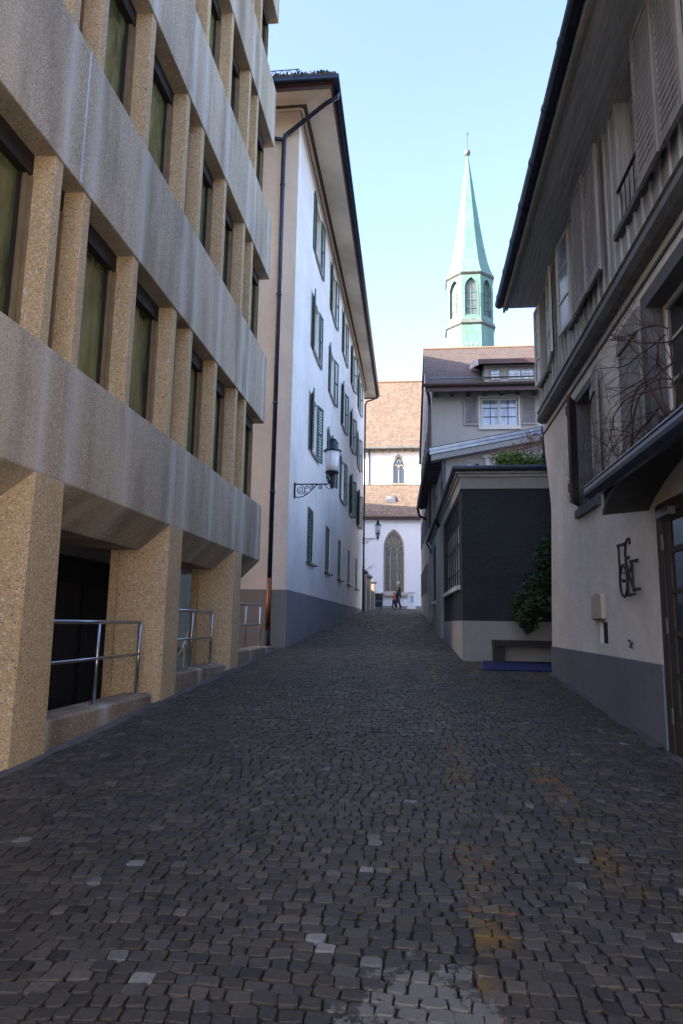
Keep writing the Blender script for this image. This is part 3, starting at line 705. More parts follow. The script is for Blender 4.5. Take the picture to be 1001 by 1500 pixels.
def church():
    T = thing('gothic_church', (-2, 54, 1.1), 'white gothic church with steep brown tiled roofs closing the end of the street', 'church')
    f = F((0, 50, 0), (1, 0, 0), (0, 1, 0)); zl = 7.72
    X0, X1 = -22, 12
    h1 = lancet(-1.78, 1.5, 2.2, 5.55)
    MB().holed(f, rect(X0, X1, -.5, zl + .05), [h1], .5).build('aisle_wall', 'churchshade', T)
    MB().box(X0, X1, 7.55, 7.78, -.35, -.0, f).build('aisle_eaves', 'gutbr', T)
    f2 = F((0, 54, 0), (1, 0, 0), (0, 1, 0))
    h2 = lancet(-1.56, .86, 11.15, 12.5)
    hh = lancet(-1.56, 1.15, 11.1, 12.55)
    MB().holed(f2, rect(X0, X1, 10.0, 14.0), [hh], .3).build('clerestory_wall', 'church', T)
    MB().prism([f(X0, 7.70, -.45), f(X0, 7.80, -.45), f2(X0, 11.0, -.01), f2(X0, 10.85, -.01)], (X1 - X0, 0, 0)).build('aisle_roof', 'rooftile', T)
    MB().box(X0, X1, 10.93, 11.0, -.12, .0, f2).build('roof_flashing', 'stoneb', T)
    MB().prism([f2(X0, 13.95, -.5), f2(X0, 14.07, -.5), f2(X0, 22.15, 7), f2(X0, 14.07, 14.5), f2(X0, 13.95, 14.5)], (X1 - X0, 0, 0)).build('nave_roof', 'rooftile', T)
    m = MB().tube([f2(X0, 22.2, 7), f2(X1, 22.2, 7)], .12, 6); m.build('ridge', 'stoneb', T)
    MB().tube([f2(X0, 13.93, -.55), f2(X1, 13.93, -.55)], .09, 8).build('gutter', 'copperd', T)
    MB().tube([f2(-3.95, 13.9, -.4), f2(-3.95, 13.6, -.08), f2(-3.95, 11.0, -.08)], .06, 8).build('downpipe', 'gut', T)
    MB().box(X0, X1, -.5, zl, 8, 8.4, f).box(X0, X0 + .3, -.5, 14, .6, 17, f).box(X1 - .3, X1, -.5, 14, .6, 17, f).build('rear_wall', 'church', T)
    for x in [-4.2 + .62 * i for i in range(9)]: MB().box(x, x + .12, 13.72, 13.9, -.42, 0, f2).build('rafter_end', 'stoneb', T)
    # great window
    wd = MB(); arch_bar(wd, f, -1.78, 1.5, 2.2, 5.55, .13, .12, .4)
    for c in (-2.03, -1.53):
        wd.box(c - .035, c + .035, 2.2, 5.4, .2, .32, f)
    for c in (-2.28, -1.78, -1.28):
        arch_bar(wd, f, c, .47, 5.2, 5.3, .045, .2, .32, 6)
    def ring(cx, cz, r, t):
        n = 16
        for i in range(n):
            a, b = 2 * math.pi * i / n, 2 * math.pi * (i + 1) / n
            q = lambda rr, a_, w_: f(cx + rr * math.cos(a_), cz + rr * math.sin(a_), w_)
            wd.loft([q(r, a, .2), q(r - t, a, .2), q(r - t, a, .32), q(r, a, .32)], [q(r, b, .2), q(r - t, b, .2), q(r - t, b, .32), q(r, b, .32)])
    ring(-2.03, 5.93, .23, .05); ring(-1.53, 5.93, .23, .05); ring(-1.78, 6.33, .23, .05); ring(-1.78, 6.33, .12, .035)
    for sx_ in (-1, 1):
        for a in (0, 2.1, 4.2): ring(-1.78 + sx_ * .25 + .1 * math.cos(a), 5.93 + .1 * math.sin(a), .08, .03)
    win = wd.build('window', 'stone', T)
    m = MB().add([f(a, b, .34) for a, b in h1], [tuple(range(len(h1)))]); m.build('pane', 'glassl', win)
    m = MB()
    for z in [2.5 + .42 * i for i in range(7)]: m.box(-2.45, -1.1, z, z + .02, .325, .335, f)
    m.build('saddle_bars', 'iron', win)
    MB().box(-1.20, -1.02, 2.2, 5.2, .02, .33, f).build('warm_reveal', 'stoneb', win)
    MB().prism([f(-2.75, 1.95, -.22), f(-2.75, 2.05, -.22), f(-2.62, 2.32, .1), f(-2.62, 1.95, .1)], (2.0, 0, 0)).build('sill', 'stone', win)
    # upper window
    wd = MB(); arch_bar(wd, f2, -1.56, 1.15, 11.1, 12.55, .14, .02, .28)
    wd.box(-1.60, -1.52, 11.1, 12.7, .1, .22, f2)
    for c in (-1.77, -1.35): arch_bar(wd, f2, c, .42, 12.3, 12.35, .05, .1, .22, 6)
    arch_bar(wd, f2, -1.56, .3, 12.85, 12.9, .05, .1, .22, 6)
    wd.box(-2.2, -.92, 11.0, 11.1, -.15, .1, f2)
    w2 = wd.build('window', 'stone', T)
    MB().add([f2(a, b, .2) for a, b in hh], [tuple(range(len(hh)))]).build('pane', 'glassd', w2)
    for (x, y, z, w_, t_) in ((-2.07, 51.6, 9.15, .36, .30), (-1.36, 56.4, 16.45, .30, .36)):
        m = MB(); m.prism([V((x - w_, y - .25, z - .02)), V((x - w_, y - .25, z + .22)), V((x - w_, y + .6, z + .62)), V((x - w_, y + .6, z + .2))], (2 * w_, 0, 0))
        m.build('roof_vent', 'zinc', T)
church()
def tower():
    cx, cy = 6.12, 77.6; T = thing('church_tower', (cx, cy, 1), 'slender octagonal church tower clad in green copper, with a needle spire and ball', 'church tower')
    r8 = lambda w: w / 2 / math.cos(math.pi / 8); rot = math.pi / 8
    s = 1.0
    prof = lambda l: [(r8(w), z) for w, z in l]
    MB().lathe((cx, cy, 0), prof([(5.35, 20), (5.35, 34.2)]), 8, rot).build('shaft', 'copper', T)
    MB().lathe((cx, cy, 0), prof([(5.45, 34.0), (5.75, 34.15), (5.75, 34.25), (5.35, 34.7)]), 8, rot).build('cornice', 'copperd', T)
    # belfry stage: eight faces with pointed openings
    hw = 2.62; fw = hw * math.tan(math.pi / 8); z0, z1 = 34.6, 40.3
    for i in range(8):
        a = -math.pi / 2 + i * math.pi / 4; n = V((math.cos(a), math.sin(a), 0)); u = V((-n.y, n.x, 0))
        ff = F(V((cx, cy, 0)) + n * hw, u, -n)
        h = lancet(0, 1.45, 35.2, 38.5, 7)
        b = MB(); b.holed(ff, rect(-fw, fw, z0, z1), [h], .3); arch_bar(b, ff, 0, 1.65, 35.1, 38.5, .1, -.06, .1, 7)
        bf = b.build('belfry_face', 'copper', T)
        b = MB().add([ff(p, q, .3) for p, q in h], [tuple(range(len(h)))]); lv = b.build('belfry_louvre', 'louvrelead', bf)
        b = MB(); b.box(-.03, .03, 35.2, 39.3, .22, .28, ff)
        for z in (36.1, 37.1, 38.1): b.box(-.62, .62, z, z + .06, .22, .28, ff)
        b.build('glazing_bars', 'copper', lv)
    MB().lathe((cx, cy, 0), prof([(5.2, 40.1), (5.65, 40.35), (5.65, 40.5)]), 8, rot).build('cornice', 'copperd', T)
    MB().lathe((cx, cy, 0), prof([(5.6, 40.48), (4.9, 41.3), (4.2, 42.6), (3.5, 44.6), (2.75, 47.2), (1.95, 50.2), (1.1, 53.6), (.45, 56.2), (.2, 57.3)]), 8, rot).build('spire', 'copper', T)
    MB().lathe((cx, cy, 0), [(.05, 57.2), (.3, 57.4), (.4, 57.7), (.3, 58.0), (.05, 58.15)], 14).build('ball', 'copperd', T, smooth=True)
    m = MB(); m.tube([(cx, cy, 58.1), (cx, cy, 60.2)], .05, 6); m.tube([(cx - .05, cy, 60.1), (cx + .15, cy, 60.3), (cx, cy, 60.5)], .05, 5); m.build('finial', 'iron', T)
    # clock marks on the front
    ff = F((cx, cy - 2.68, 0), (1, 0, 0), (0, 1, 0)); m = MB()
    for t in range(12):
        a = t * math.pi / 6
        d = V((math.sin(a), 0, math.cos(a))); e = V((d.z, 0, -d.x))
        c = V((cx, cy - 2.69, 30.6)); p0, p1 = c + d * .95, c + d * 1.3
        m.prism([p0 - e * .06, p0 + e * .06, p1 + e * .06, p1 - e * .06], (0, -.04, 0))
    m.build('clock_marks', 'wframe', T)
tower()

# ============================================================ RIGHT STREET WALL DIRECTION (annex, middle and far house)
RD = V((-.031, 1, 0)).normalized()
def rightframe(): return F((.88, 13.9, 0), RD, (1, .031, 0))   # u = metres beyond the annex corner
def annex():
    T = thing('dark_annex', (1.6, 16, -.6), 'low dark grey roughcast annex with pale base and flat planted roof', 'building')
    f = rightframe(); L = 12.2
    g = F((0, 13.9, 0), (1, 0, 0), (0, 1, 0)); zp = .08
    MB().box(.88, 4.2, zp, 2.74, 0, .25, g).build('front_wall', 'dark', T)
    MB().box(.865, 4.2, -1.0, zp, -.02, .25, g).build('front_base', 'annexlow', T)
    # street wall with two tall barred windows and a door bay
    o1 = rect(.55, 4.9, .80, 2.66); o2 = rect(8.3, 10.6, .75, 2.7)
    MB().holed(f, rect(.0, 5.4, zp, 2.74), [o1], .3).build('street_wall', 'dark', T)
    MB().prism([f(-.02, -1.0, -.015), f(5.4, gz(19) - .3, -.015), f(5.4, zp, -.015), f(-.02, zp, -.015)], (.3, 0, 0)).build('street_base', 'annexlow', T)
    MB().box(5.4, 7.6, -.6, 2.74, -.10, .3, f).build('pilaster', 'annexlow', T)
    MB().holed(f, rect(7.6, L, -.4, 2.74), [o2], .25).build('far_street_wall', 'annexlow', T)
    for (a, b, c, d) in ((.55, 4.9, .80, 2.66), (8.3, 10.6, .75, 2.7)):
        w = window(f, a, b, c, d, .07, T, 'wframe', 'curtain', 6, 2, .07, .05)
        m = MB()
        n = 7 if a < 2 else 5
        for i in range(n + 1):
            u = a + .12 + (b - a - .24) * i / n
            m.box(u - .028, u + .028, c + .02, d - .02, .0, .03, f)
        for z in (c + .35, (c + d) / 2, d - .3): m.box(a, b, z - .02, z + .02, .032, .05, f)
        MB().box(a + .05, b - .05, d - .45, d - .01, .052, .066, f).build('dark_top_strip', 'black', w)  # dark strip across the top of the window
        m.build('window_bars', 'iron', w)
        MB().box(a - .1, b + .1, c - .09, c, -.08, .18, f).build('sill', 'wframe', w)
    m = MB()
    for u in (10.9, 11.4, 11.8): m.box(u - .1, u + .1, .2, 2.5, -.12, -.005, f)
    m.build('folded_shutter', 'shutg', T)
    # frieze, cornice and roof edge
    m = MB(); m.box(.86, 4.2, 2.74, 2.98, -.02, .25, g); m.box(-.02, L, 2.74, 2.98, -.02, .25, f); m.build('frieze', 'annexlow', T)
    m = MB()
    for i, (o, z0, z1) in enumerate(((.06, 2.98, 3.04), (.11, 3.043, 3.08))):
        m.prism([V((.88 - o, 13.9 - o, z0)), V((4.2, 13.9 - o, z0)), V((4.2, 13.9 - o, z1)), V((.88 - o, 13.9 - o, z1))], (0, .3, 0))
        m.box(.3 - o - .0, L, z0 + .001, z1 - .001, -o, .25, f)
    m.build('cornice', 'gframe', T)
    m = MB(); m.xyz(.75, 4.2, 13.72, 14.5, 3.085, 3.17); m.box(.5, L, 3.085, 3.168, -.16, .5, f); m.build('roof_edge', 'cornice', T)
    m = MB(); m.tube([(4.2, 13.70, 3.14), (.72, 13.70, 3.14), f(6.3, 3.1, -.17), f(6.5, 3.0, -.12), f(6.6, 2.85, -.03)], .045, 8); m.tube([f(6.6, 3.12, -.19), f(L + .3, 3.12, -.19)], .045, 8); m.tube([f(L + .2, 3.1, -.19), f(L + .2, 2.8, -.03), f(L + .2, .5, -.03)], .035, 8)
    m.build('gutter', 'gut', T)
    MB().prism([V((.9, 14, 3.1)), V((4.3, 14, 3.1)), V((4.3, 26, 3.1)), V((.6, 26, 3.1))], (0, 0, .05)).build('roof', 'cornice', T)
    MB().xyz(4.0, 4.2, 12.1, 26, -1, 3.1).build('rear_wall', 'dark', T)
    # pebbles along the roof edge
    rnd = random.Random(5); m = MB()
    for i in range(120):
        x = rnd.uniform(.85, 3.0); r = rnd.uniform(.012, .035); m.lathe((x, rnd.uniform(13.76, 14.1), 3.165), [(r * .6, 0), (r, r * .5), (r * .4, r)], 6, rnd.random())
    m.build('roof_gravel', 'zinc', T)
    # bench, mat
    b = thing('bench', (2.2, 13.3, gz(13.3)), 'dark low wooden bench standing against the pale base of the annex', 'bench')
    MB().xyz(1.42, 3.6, 13.45, 13.83, -.40, -.28).build('seat', 'bench', b, bevel=.006)
    for x in (1.43, 3.3): MB().xyz(x, x + .2, 13.47, 13.81, gz(13.5) - .05, -.402).build('leg', 'bench', b, bevel=.006)
    m = MB(); m.add([(1.12, 12.25, gz(12.25) + .018), (3.2, 12.25, gz(12.25) + .018), (3.2, 13.75, gz(13.75) + .018), (1.2, 13.75, gz(13.75) + .018)], [(0, 1, 2, 3)])
    m = MB().prism([(1.12, 12.35, gz(12.35) + .012), (3.2, 12.35, gz(12.35) + .012), (3.2, 13.75, gz(13.75) + .012), (1.25, 13.75, gz(13.75) + .012)], (0, 0, .014))
    o = m.build('door_mat', 'mat'); tag(o, 'flat bright blue mat lying on the cobbles before the bench', 'mat')
    # planting
    rnd = random.Random(21)
    bl = []
    for i in range(16):
        t = rnd.random(); zz = .0 + 1.55 * t; bl.append((V((2.62 - (1 - t) * rnd.uniform(0, .75), 13.1 + rnd.uniform(-.25, .3), zz)), V((.30, .28, .2))))
    bl += [(V((1.98, 13.3, .42)), V((.26, .25, .28))), (V((2.25, 13.2, .75)), V((.32, .25, .3))), (V((2.05, 13.3, .1)), V((.2, .22, .25))), (V((2.45, 13.2, 1.25)), V((.3, .25, .3)))]
    t = thing('yew_shrub', (2.55, 13.2, gz(13.2)), 'dark evergreen shrub in the shady passage between annex and right-hand house', 'shrub')
    leaves(rnd, bl, 420, .045).build('foliage', 'hedge', t)
    m = MB()
    for i in range(5): m.tube([(2.7 + .03 * i, 13.2, gz(13.2)), (2.65 + rnd.uniform(-.2, .3), 13.2, -.2), (2.5 + rnd.uniform(-.3, .4), 13.2, .6)], [.035, .025, .01], 6)
    m.build('stems', 'bark', t)
    def roofplant(name, lab, mtl, bl, n, s, cat):
        c = bl[0][0]; t = thing(name, (c.x, c.y, 3.15), lab, cat)
        leaves(rnd, bl, n, s).build('foliage', mtl, t)
        m = MB()
        for b_, r in bl: m.tube([(b_.x, b_.y, 3.13), (b_.x + rnd.uniform(-.05, .05), b_.y, b_.z)], [.012, .005], 5)
        m.build('stems', 'bark', t)
    roofplant('green_shrub', 'bright green loose shrub growing on the flat annex roof', 'green', [(V((x, 14.55 + rnd.uniform(-.1, .2), 3.40 + rnd.uniform(-.04, .14))), V((.24, .22, .17))) for x in (1.75, 1.95, 2.15, 2.35, 2.5, 2.65, 1.85, 2.25, 2.05, 2.3)], 300, .032, 'shrub')
    roofplant('red_shrub', 'reddish leafy shrub behind the green one on the annex roof', 'redl', [(V((x, 15.2, z)), V((.22, .2, .16))) for x, z in ((2.2, 3.9), (2.45, 4.0), (2.65, 3.9), (2.5, 4.2), (2.35, 3.8), (1.95, 3.8), (2.7, 4.1), (1.75, 3.7))], 110, .022, 'shrub')
    roofplant('ivy', 'dark upright ivy clinging at the corner of the right-hand house', 'ivy', [(V((2.72, 14.45, z)), V((.13, .16, .16))) for z in (3.3, 3.5, 3.65, 3.8, 3.95, 4.1)], 200, .03, 'climbing plant')
annex()

def middle_house():
    f = rightframe(); g = F((0, 20.3, 0), (1, 0, 0), (0, 1, 0))
    T = thing('grey_middle_house', (2, 22, 0), 'grey house with sloping verge and deep rafter eaves, rising behind the dark annex', 'house')
    zr = lambda x: 5.12 + (x - .42) * .186
    MB().prism([g(.82, 3.0), g(6, 3.0), g(6, zr(6) - .1), g(.82, zr(.82) - .1)], (0, .25, 0)).build('gable_wall', 'b3', T)
    MB().holed(F(V((.80, 20.3, 0)), RD, (1, .031, 0)), rect(0, 10, 2.9, 5.0), [rect(1.5, 2.5, 3.3, 4.6), rect(4, 5, 3.3, 4.6), rect(6.5, 7.5, 3.3, 4.6)], .2).build('street_wall', 'b3', T)
    ff = F(V((.80, 20.3, 0)), RD, (1, .031, 0))
    for a in (1.5, 4, 6.5): window(ff, a, a + 1, 3.3, 4.6, .12, T, 'wframe', 'glassb', 2, 3)
    # roof slab, verge boards, eaves
    A = [V((.34, 19.95, zr(.34))), V((7, 19.95, zr(7)))]
    up = V((0, 0, .09)); ln = RD * 10.4
    MB().prism([A[0], A[1], A[1] + up, A[0] + up], ln).build('roof', 'rooftile2', T)
    d = V((0, -.03, 0))
    m = MB(); m.prism([A[0] + V((0, -.002, -.03)), A[1] + V((0, -.002, -.03)), A[1] + V((0, -.002, .06)), A[0] + V((0, -.002, .06))], (0, -.03, 0))
    m.prism([A[0] + V((0, .03, -.13)), A[1] + V((0, .03, -.13)), A[1] + V((0, .03, -.032)), A[0] + V((0, .03, -.032))], (0, -.035, 0))
    m.build('verge_board', 'zinc', T)
    MB().prism([A[0] + V((.05, .03, -.30)), A[1] + V((.05, .03, -.30)), A[1] + V((.05, .03, -.131)), A[0] + V((.05, .03, -.131))], (0, .33, 0)).build('verge_soffit', 'gframe', T)
    for i in range(24):
        p = A[0] + RD * (.3 + i * .42) + V((.05, 0, -.02)); MB().prism([p + V((0, 0, -.1)), p + V((.45, 0, -.02)), p + V((.45, 0, .0)), p + V((0, 0, 0))], RD * .1).build('rafter_end', 'cornice', T)
    m = MB(); p = A[0] + V((-.05, 0, .0)); m.tube([p, p + RD * 10.3, p + RD * 10.35 + V((.1, .05, -.35)), p + RD * 10.4 + V((.42, .1, -.5))], .06, 8); m.tube([p + V((.05, .1, -.03)), p + V((.1, .15, -.15)), p + V((.43, .3, -.25)), p + V((.46, .33, -1.8))], .04, 8)
    m.build('gutter', 'gut', T)
    w = window(g, 1.43, 1.85, 4.42, 4.80, -.04, T, 'gframe', 'glassd', 2, 1, .04)
    m = MB(); m.box(1.93, 2.35, 4.93, 5.02, -.06, -.02, g).box(2.0, 2.06, 4.4, 4.93, -.06, -.02, g).box(2.06, 2.35, 4.4, 4.93, -.02, -.012, g)
    m.build('window_frame', 'wframe', T)
    m = MB(); m.xyz(.98, 1.12, 20.05, 20.2, 5.26, 5.33).tube([(.9, 20.1, 5.22), (.95, 20.1, 5.36)], .01, 4); m.build('roof_hook', 'iron', T)
middle_house()

def far_house():
    f = F(V((.53, 25.6, 0)), RD, (1, .031, 0)); g = F((0, 25.6, 0), (1, 0, 0), (0, 1, 0))
    T = thing('tall_shuttered_house', (3, 30, .3), 'tall grey house with brown tiled roof, dormer and louvred shutters, below the spire', 'house')
    hole = rect(2.38, 3.78, 7.46, 8.58)
    MB().holed(g, rect(.53, 8, 3.0, 9.0), [hole], .2).build('front_wall', 'b3', T)
    ws = [rect(a, a + .9, c, c + 1.25) for a in (1.2, 4.0, 6.8, 9.6) for c in (3.9, 7.0)] + [rect(a, a + .9, 1.4, 2.6) for a in (4.5, 7, 9.6)]
    MB().holed(f, rect(0, 12.0, .0, 9.0), ws, .2).build('street_wall', 'b3w', T)
    for r_ in ws:
        w = window(f, r_[0][0], r_[1][0], r_[0][1], r_[2][1], .12, T, 'wframe', 'glassb', 2, 3)
        for q0 in (r_[0][0] - .48, r_[1][0] + .02): louvre(f, q0, q0 + .46, r_[0][1], r_[2][1], -.05, .035, 12, .04).build('shutter', 'shutg', w)
    MB().xyz(7.7, 8, 25.9, 37.6, 0, 9).build('rear_wall', 'b3', T)
    # front window with frame and louvred shutters
    w = window(g, 2.40, 3.76, 7.48, 8.56, .02, T, 'wframe', 'glasssky', 2, 1, .055, .03)
    m = MB()
    for c0, c1 in ((2.42, 3.08), (3.08, 3.74)):
        for j in (1, 2): m.box(c0 + .05, c1 - .05, 7.5 + 1.04 * j / 3 - .01, 7.5 + 1.04 * j / 3 + .01, .015, .03, g)
        m.box((c0 + c1) / 2 - .01, (c0 + c1) / 2 + .01, 7.54, 8.50, .014, .031, g)
    m.build('glazing_bars', 'iron', w)
    m = MB(); m.box(2.30, 3.86, 8.58, 8.70, -.05, .0, g).box(2.30, 3.86, 7.33, 7.45, -.08, .0, g).box(2.30, 2.379, 7.452, 8.578, -.045, .0, g).box(3.781, 3.86, 7.452, 8.578, -.045, .0, g)
    m.build('architrave', 'wframe', w)
    for a, b in ((1.74, 2.28), (3.88, 4.44)):
        louvre(g, a, b, 7.5, 8.6, -.06, .04, 14, .05, False).build('shutter', 'shutg', w)
    # roof: the ridge runs across
    eY, rY, rZ, eZ = 24.85, 31.5, 13.05, 8.95
    xe = lambda y: .53 - .031 * (y - 25.6) - (.28 if y < 26 else .10)
    A = [V((xe(eY), eY, eZ)), V((xe(rY), rY, rZ)), V((xe(38), 38, 9.0)), V((xe(38), 38, 8.9)), V((xe(rY), rY, rZ - .13)), V((xe(eY), eY, eZ - .12))]
    B = [V((9, p.y, p.z)) for p in A]
    MB().loft(A, B).build('roof', 'rooftile2', T)
    MB().tube([A[1], B[1]], .09, 6).build('ridge_tiles', 'stoneb', T)
    MB().tube([(xe(eY) - .05, eY - .09, 8.86), (8, eY - .09, 8.86)], .08, 8).build('gutter', 'gutbr', T)
    MB().xyz(xe(eY), 8, eY - .03, eY, 8.62, 8.86).build('fascia', 'fascia', T)
    MB().tube([(xe(eY) + .1, eY, 9.14), (8, eY + .15, 9.22)], .03, 6).build('snow_rail', 'zinc', T)
    for i in range(12): x = .6 + i * .62; MB().xyz(x, x + .14, eY + .03, 25.6, 8.66, 8.82).build('rafter_end', 'cornice', T)
    m = MB(); m.prism([V((.53, 25.6, 9)), V((.53 - .37, 37.6, 9)), V((.35, 31.5, rZ - .14))], (.25, 0, 0)); m.build('gable', 'b3w', T)
    MB().tube([(xe(eY) + .05, eY - .05, 8.8), (.42, 25.2, 8.5), (.44, 25.5, 8.3), (.44, 25.52, 3.2)], .06, 8).build('downpipe', 'gutbr', T)
    # dormer: long shed with windows
    y = 24.95; h = F((0, y, 0), (1, 0, 0), (0, 1, 0))
    D = MB().xyz(2.48, 8, y, 26.2, 8.98, 9.66).build('dormer', 'b3', T)
    MB().prism([V((2.24, y - .38, 9.62)), V((2.24, y - .38, 9.72)), V((2.24, 28.0, 10.90)), V((2.24, 28.0, 10.80))], (6, 0, 0)).build('dormer_roof', 'rooftile2', D)
    MB().xyz(2.22, 8, y - .42, y - .382, 9.56, 9.74).build('dormer_fascia', 'fascia', D)
    MB().prism([V((2.23, y - .40, 9.52)), V((2.23, y - .40, 9.78)), V((2.15, 26.8, 10.42)), V((2.15, 26.8, 10.2))], (-.06, 0, 0)).build('dormer_verge', 'wframe', D)
    for a, b, n in ((2.70, 3.07, 1), (3.34, 4.30, 2), (4.6, 5.4, 2)):
        window(h, a, b, 9.06, 9.50, -.04, D, 'gframe', 'glassbright', n, 2, .035, .018)
M['glassbright'] = glass('painted_reflection_glass', (.55, .60, .66), .1, .5, 5)  # bright reflection painted into the base colour of the panes
M['glasssky'] = glass('painted_sky_glass', (.25, .30, .38), .08, .4, 3)  # reflected sky painted into the base colour
far_house()

# ============================================================ RIGHT HOUSE
def right_house():
    xf = 2.26; f = F((xf, 0, 0), (0, 1, 0), (1, 0, 0)); ya = -14
    T = thing('plaster_and_timber_house', (4, 6, -1), 'shaded house on the right with plaster ground storey, boarded upper storey and long gutter', 'house')
    big = rect(5.30, 6.67, 1.85, 3.17); sm = rect(8.78, 9.70, 1.72, 3.17); door = rect(5.25, 6.75, -1.3, 1.14)
    niche = rect(8.62, 8.98, -.20, .06)
    end = [(12.16, -.335), (12.08, .3), (11.83, 1.97), (11.95, 2.4), (12.2, 3.0), (12.35, 3.62)]
    MB().holed(f, [(6.76, -.335)] + end + [(ya, 3.62), (ya, -.335), (5.24, -.335), (5.24, 1.14), (6.76, 1.14)], [big, sm, niche], .22).build('wall', 'right', T)
    MB().box(8.62, 8.98, -.2, .06, .045, .22, f).build('niche_back', 'black', T)
    # end wall following the same swelling outline
    m = MB()
    e2 = [(12.18, -1.2)] + end
    for (a, b), (c, d) in zip(e2[:-1], e2[1:]): m.quad(f(a, b, 0), f(c, d, 0), f(c, d, 5), f(a, b, 5))
    m.build('end_wall', 'right', T)
    m = MB(); m.prism([f(6.76, -1.4, -.018), f(12.18, -1.4, -.018), f(12.17, -.335, -.018), f(6.76, -.335, -.018)], (.24, 0, 0))
    m.box(ya, 5.24, -3, -.335, -.018, .24, f); m.build('plinth', 'plinthR', T, bevel=.006)
    MB().box(6.74, 6.758, -1.4, 1.14, .0, .35, f).box(5.242, 5.26, -1.4, 1.14, 0, .35, f).box(5.26, 6.74, 1.142, 1.16, 0, .35, f).build('door_reveal', 'shutd', T)
    MB().box(ya, 12.3, 3.40, 3.43, -.022, .0, f).build('string_course', 'trim', T)
    # door
    d = MB(); w0 = .004
    for a, b in ((6.62, 6.74), (5.262, 5.36)): d.box(a, b, -1.4, 1.14, w0, w0 + .08, f)
    d.box(5.36, 6.62, 1.04, 1.14, w0, w0 + .08, f)
    D = d.build('door_frame', 'shutd', T)
    l = MB(); w1 = w0 + .01
    l.box(6.48, 6.615, -1.12, 1.03, w1, w1 + .05, f).box(5.37, 5.5, -1.12, 1.03, w1, w1 + .05, f)
    zz = [-1.12, -.78, -.42, -.05, .33, .70, 1.03]
    for i, z in enumerate(zz):
        hh = .06 if 0 < i < 6 else .05
        if i == 0: l.box(5.5, 6.48, -1.12, -.86, w1, w1 + .05, f)
        elif i > 1 or True: l.box(5.5, 6.48, z - (.06 if i == 6 else .025), z + (.0 if i == 6 else .025), w1, w1 + .05, f)
    LD = l.build('door_leaf', 'shutd', D)
    MB().box(5.5, 6.48, -.86, 1.0, w1 + .02, w1 + .03, f).build('door_glass', 'glassd', D)
    for z in (-.85, -.05, .72): MB().box(6.60, 6.63, z, z + .14, w0 - .012, w0, f).build('hinge', 'zinc', D)
    MB().box(6.25, 6.55, 1.0, 1.07, w0 - .07, w0 - .002, f).build('door_closer', 'zinc', D)
    MB().box(5.2, 6.8, -1.4, gz(6) + .03, -.1, .3, f).build('door_step', 'trim', T)
    # windows of the plaster storey
    w = window(f, 5.36, 6.61, 1.91, 3.11, .13, T, 'wframe', 'glassd', 2, 3, .05)
    tr = MB()
    tr.box(5.2, 5.35, 1.76, 3.27, -.03, .36, f).box(6.62, 6.76, 1.76, 3.27, -.03, .36, f).box(5.35, 6.62, 3.12, 3.27, -.03, .36, f).box(5.35, 6.62, 1.76, 1.9, -.03, .36, f)
    tr.build('stone_surround', 'trim', w)
    w2 = window(f, 8.84, 9.64, 1.8, 3.1, .16, T, 'wframe', 'glassd', 1, 3, .05)
    tr = MB(); tr.box(8.70, 8.82, 1.62, 3.23, -.025, .2, f).box(9.66, 9.78, 1.62, 3.23, -.025, .2, f).box(8.82, 9.66, 3.12, 3.23, -.025, .2, f).box(8.82, 9.66, 1.62, 1.78, -.025, .2, f).box(8.66, 9.85, 1.5, 1.61, -.06, .1, f)
    tr.build('stone_surround', 'trim', w2)
    def panel(ff, L, v0, v1, mat, parent, rails):
        m = MB().box(0, L, v0, v1, 0, .035, ff)
        for z in rails: m.box(.02, L - .02, z, z + .13, -.025, -.001, ff)
        return m.build('shutter', mat, parent, bevel=.004)
    s1 = panel(F(f(6.80, 0, -.055), (0, 1, 0), (1, 0, 0)), .70, 1.62, 3.22, 'shutp', w, (1.75, 2.95))
    s1['label'] = 'pale grey ledged shutter folded open on the wall'
    s2 = panel(F(f(9.72, 0, -.05), (-.47, -.88, 0), (.88, -.47, 0)), .34, 1.66, 3.18, 'shutd', w2, (1.8, 2.9))
    s2['label'] = 'dark brown shutter standing half open'
    an = R(7); s3 = panel(F(f(8.68, 0, -.06), (-math.sin(an), -math.cos(an), 0), (math.cos(an), -math.sin(an), 0)), .40, 1.66, 3.18, 'shutp', w2, (1.8, 2.85))
    # ---- boarded upper storey, proud of the plaster
    xu = 2.16; u = F((xu, 0, 0), (0, 1, 0), (1, 0, 0)); z0, z1 = 3.64, 5.76; ye = 12.02
    holes = [(10.98, 11.58), (8.50, 9.20), (6.10, 6.95), (3.2, 4.1)]
    MB().holed(u, rect(ya, ye, z0, z1), [rect(a, b, 4.16, 5.66) for a, b in holes], .2).build('timber_wall', 'board', T)
    MB().quad(u(ye, z0, 0), u(ye, z1, 0), u(ye, z1, 4), u(ye, z0, 4)).build('timber_end_wall', 'board', T)
    m = MB(); y = -1.0
    while y < ye:
        top = z1
        if any(a - .06 < y < b + .06 for a, b in holes): top = 4.08
        m.box(y - .02, y + .02, z0 + .09, top, -.025, -.001, u); y += .235
    m.build('battens', 'board', T)
    m = MB(); m.prism([u(ya, z0 - .10, .0), u(ya, z0 - .05, -.06), u(ya, z0 + .06, -.04), u(ya, z0 + .06, .1), u(ya, z0 - .10, .12)], (0, ye - ya + .02, 0)); m.build('cornice', 'ledge', T)
    MB().prism([u(ya, z0 + .062, -.035), u(ya, z0 + .09, -.06), u(ya, z0 + .115, -.002), u(ya, z0 + .062, -.002)], (0, ye - ya, 0)).build('drip_board', 'trim', T)
    MB().box(ya, ye, z1 - .09, z1 - .001, -.02, -.001, u).build('top_board', 'gframe', T)
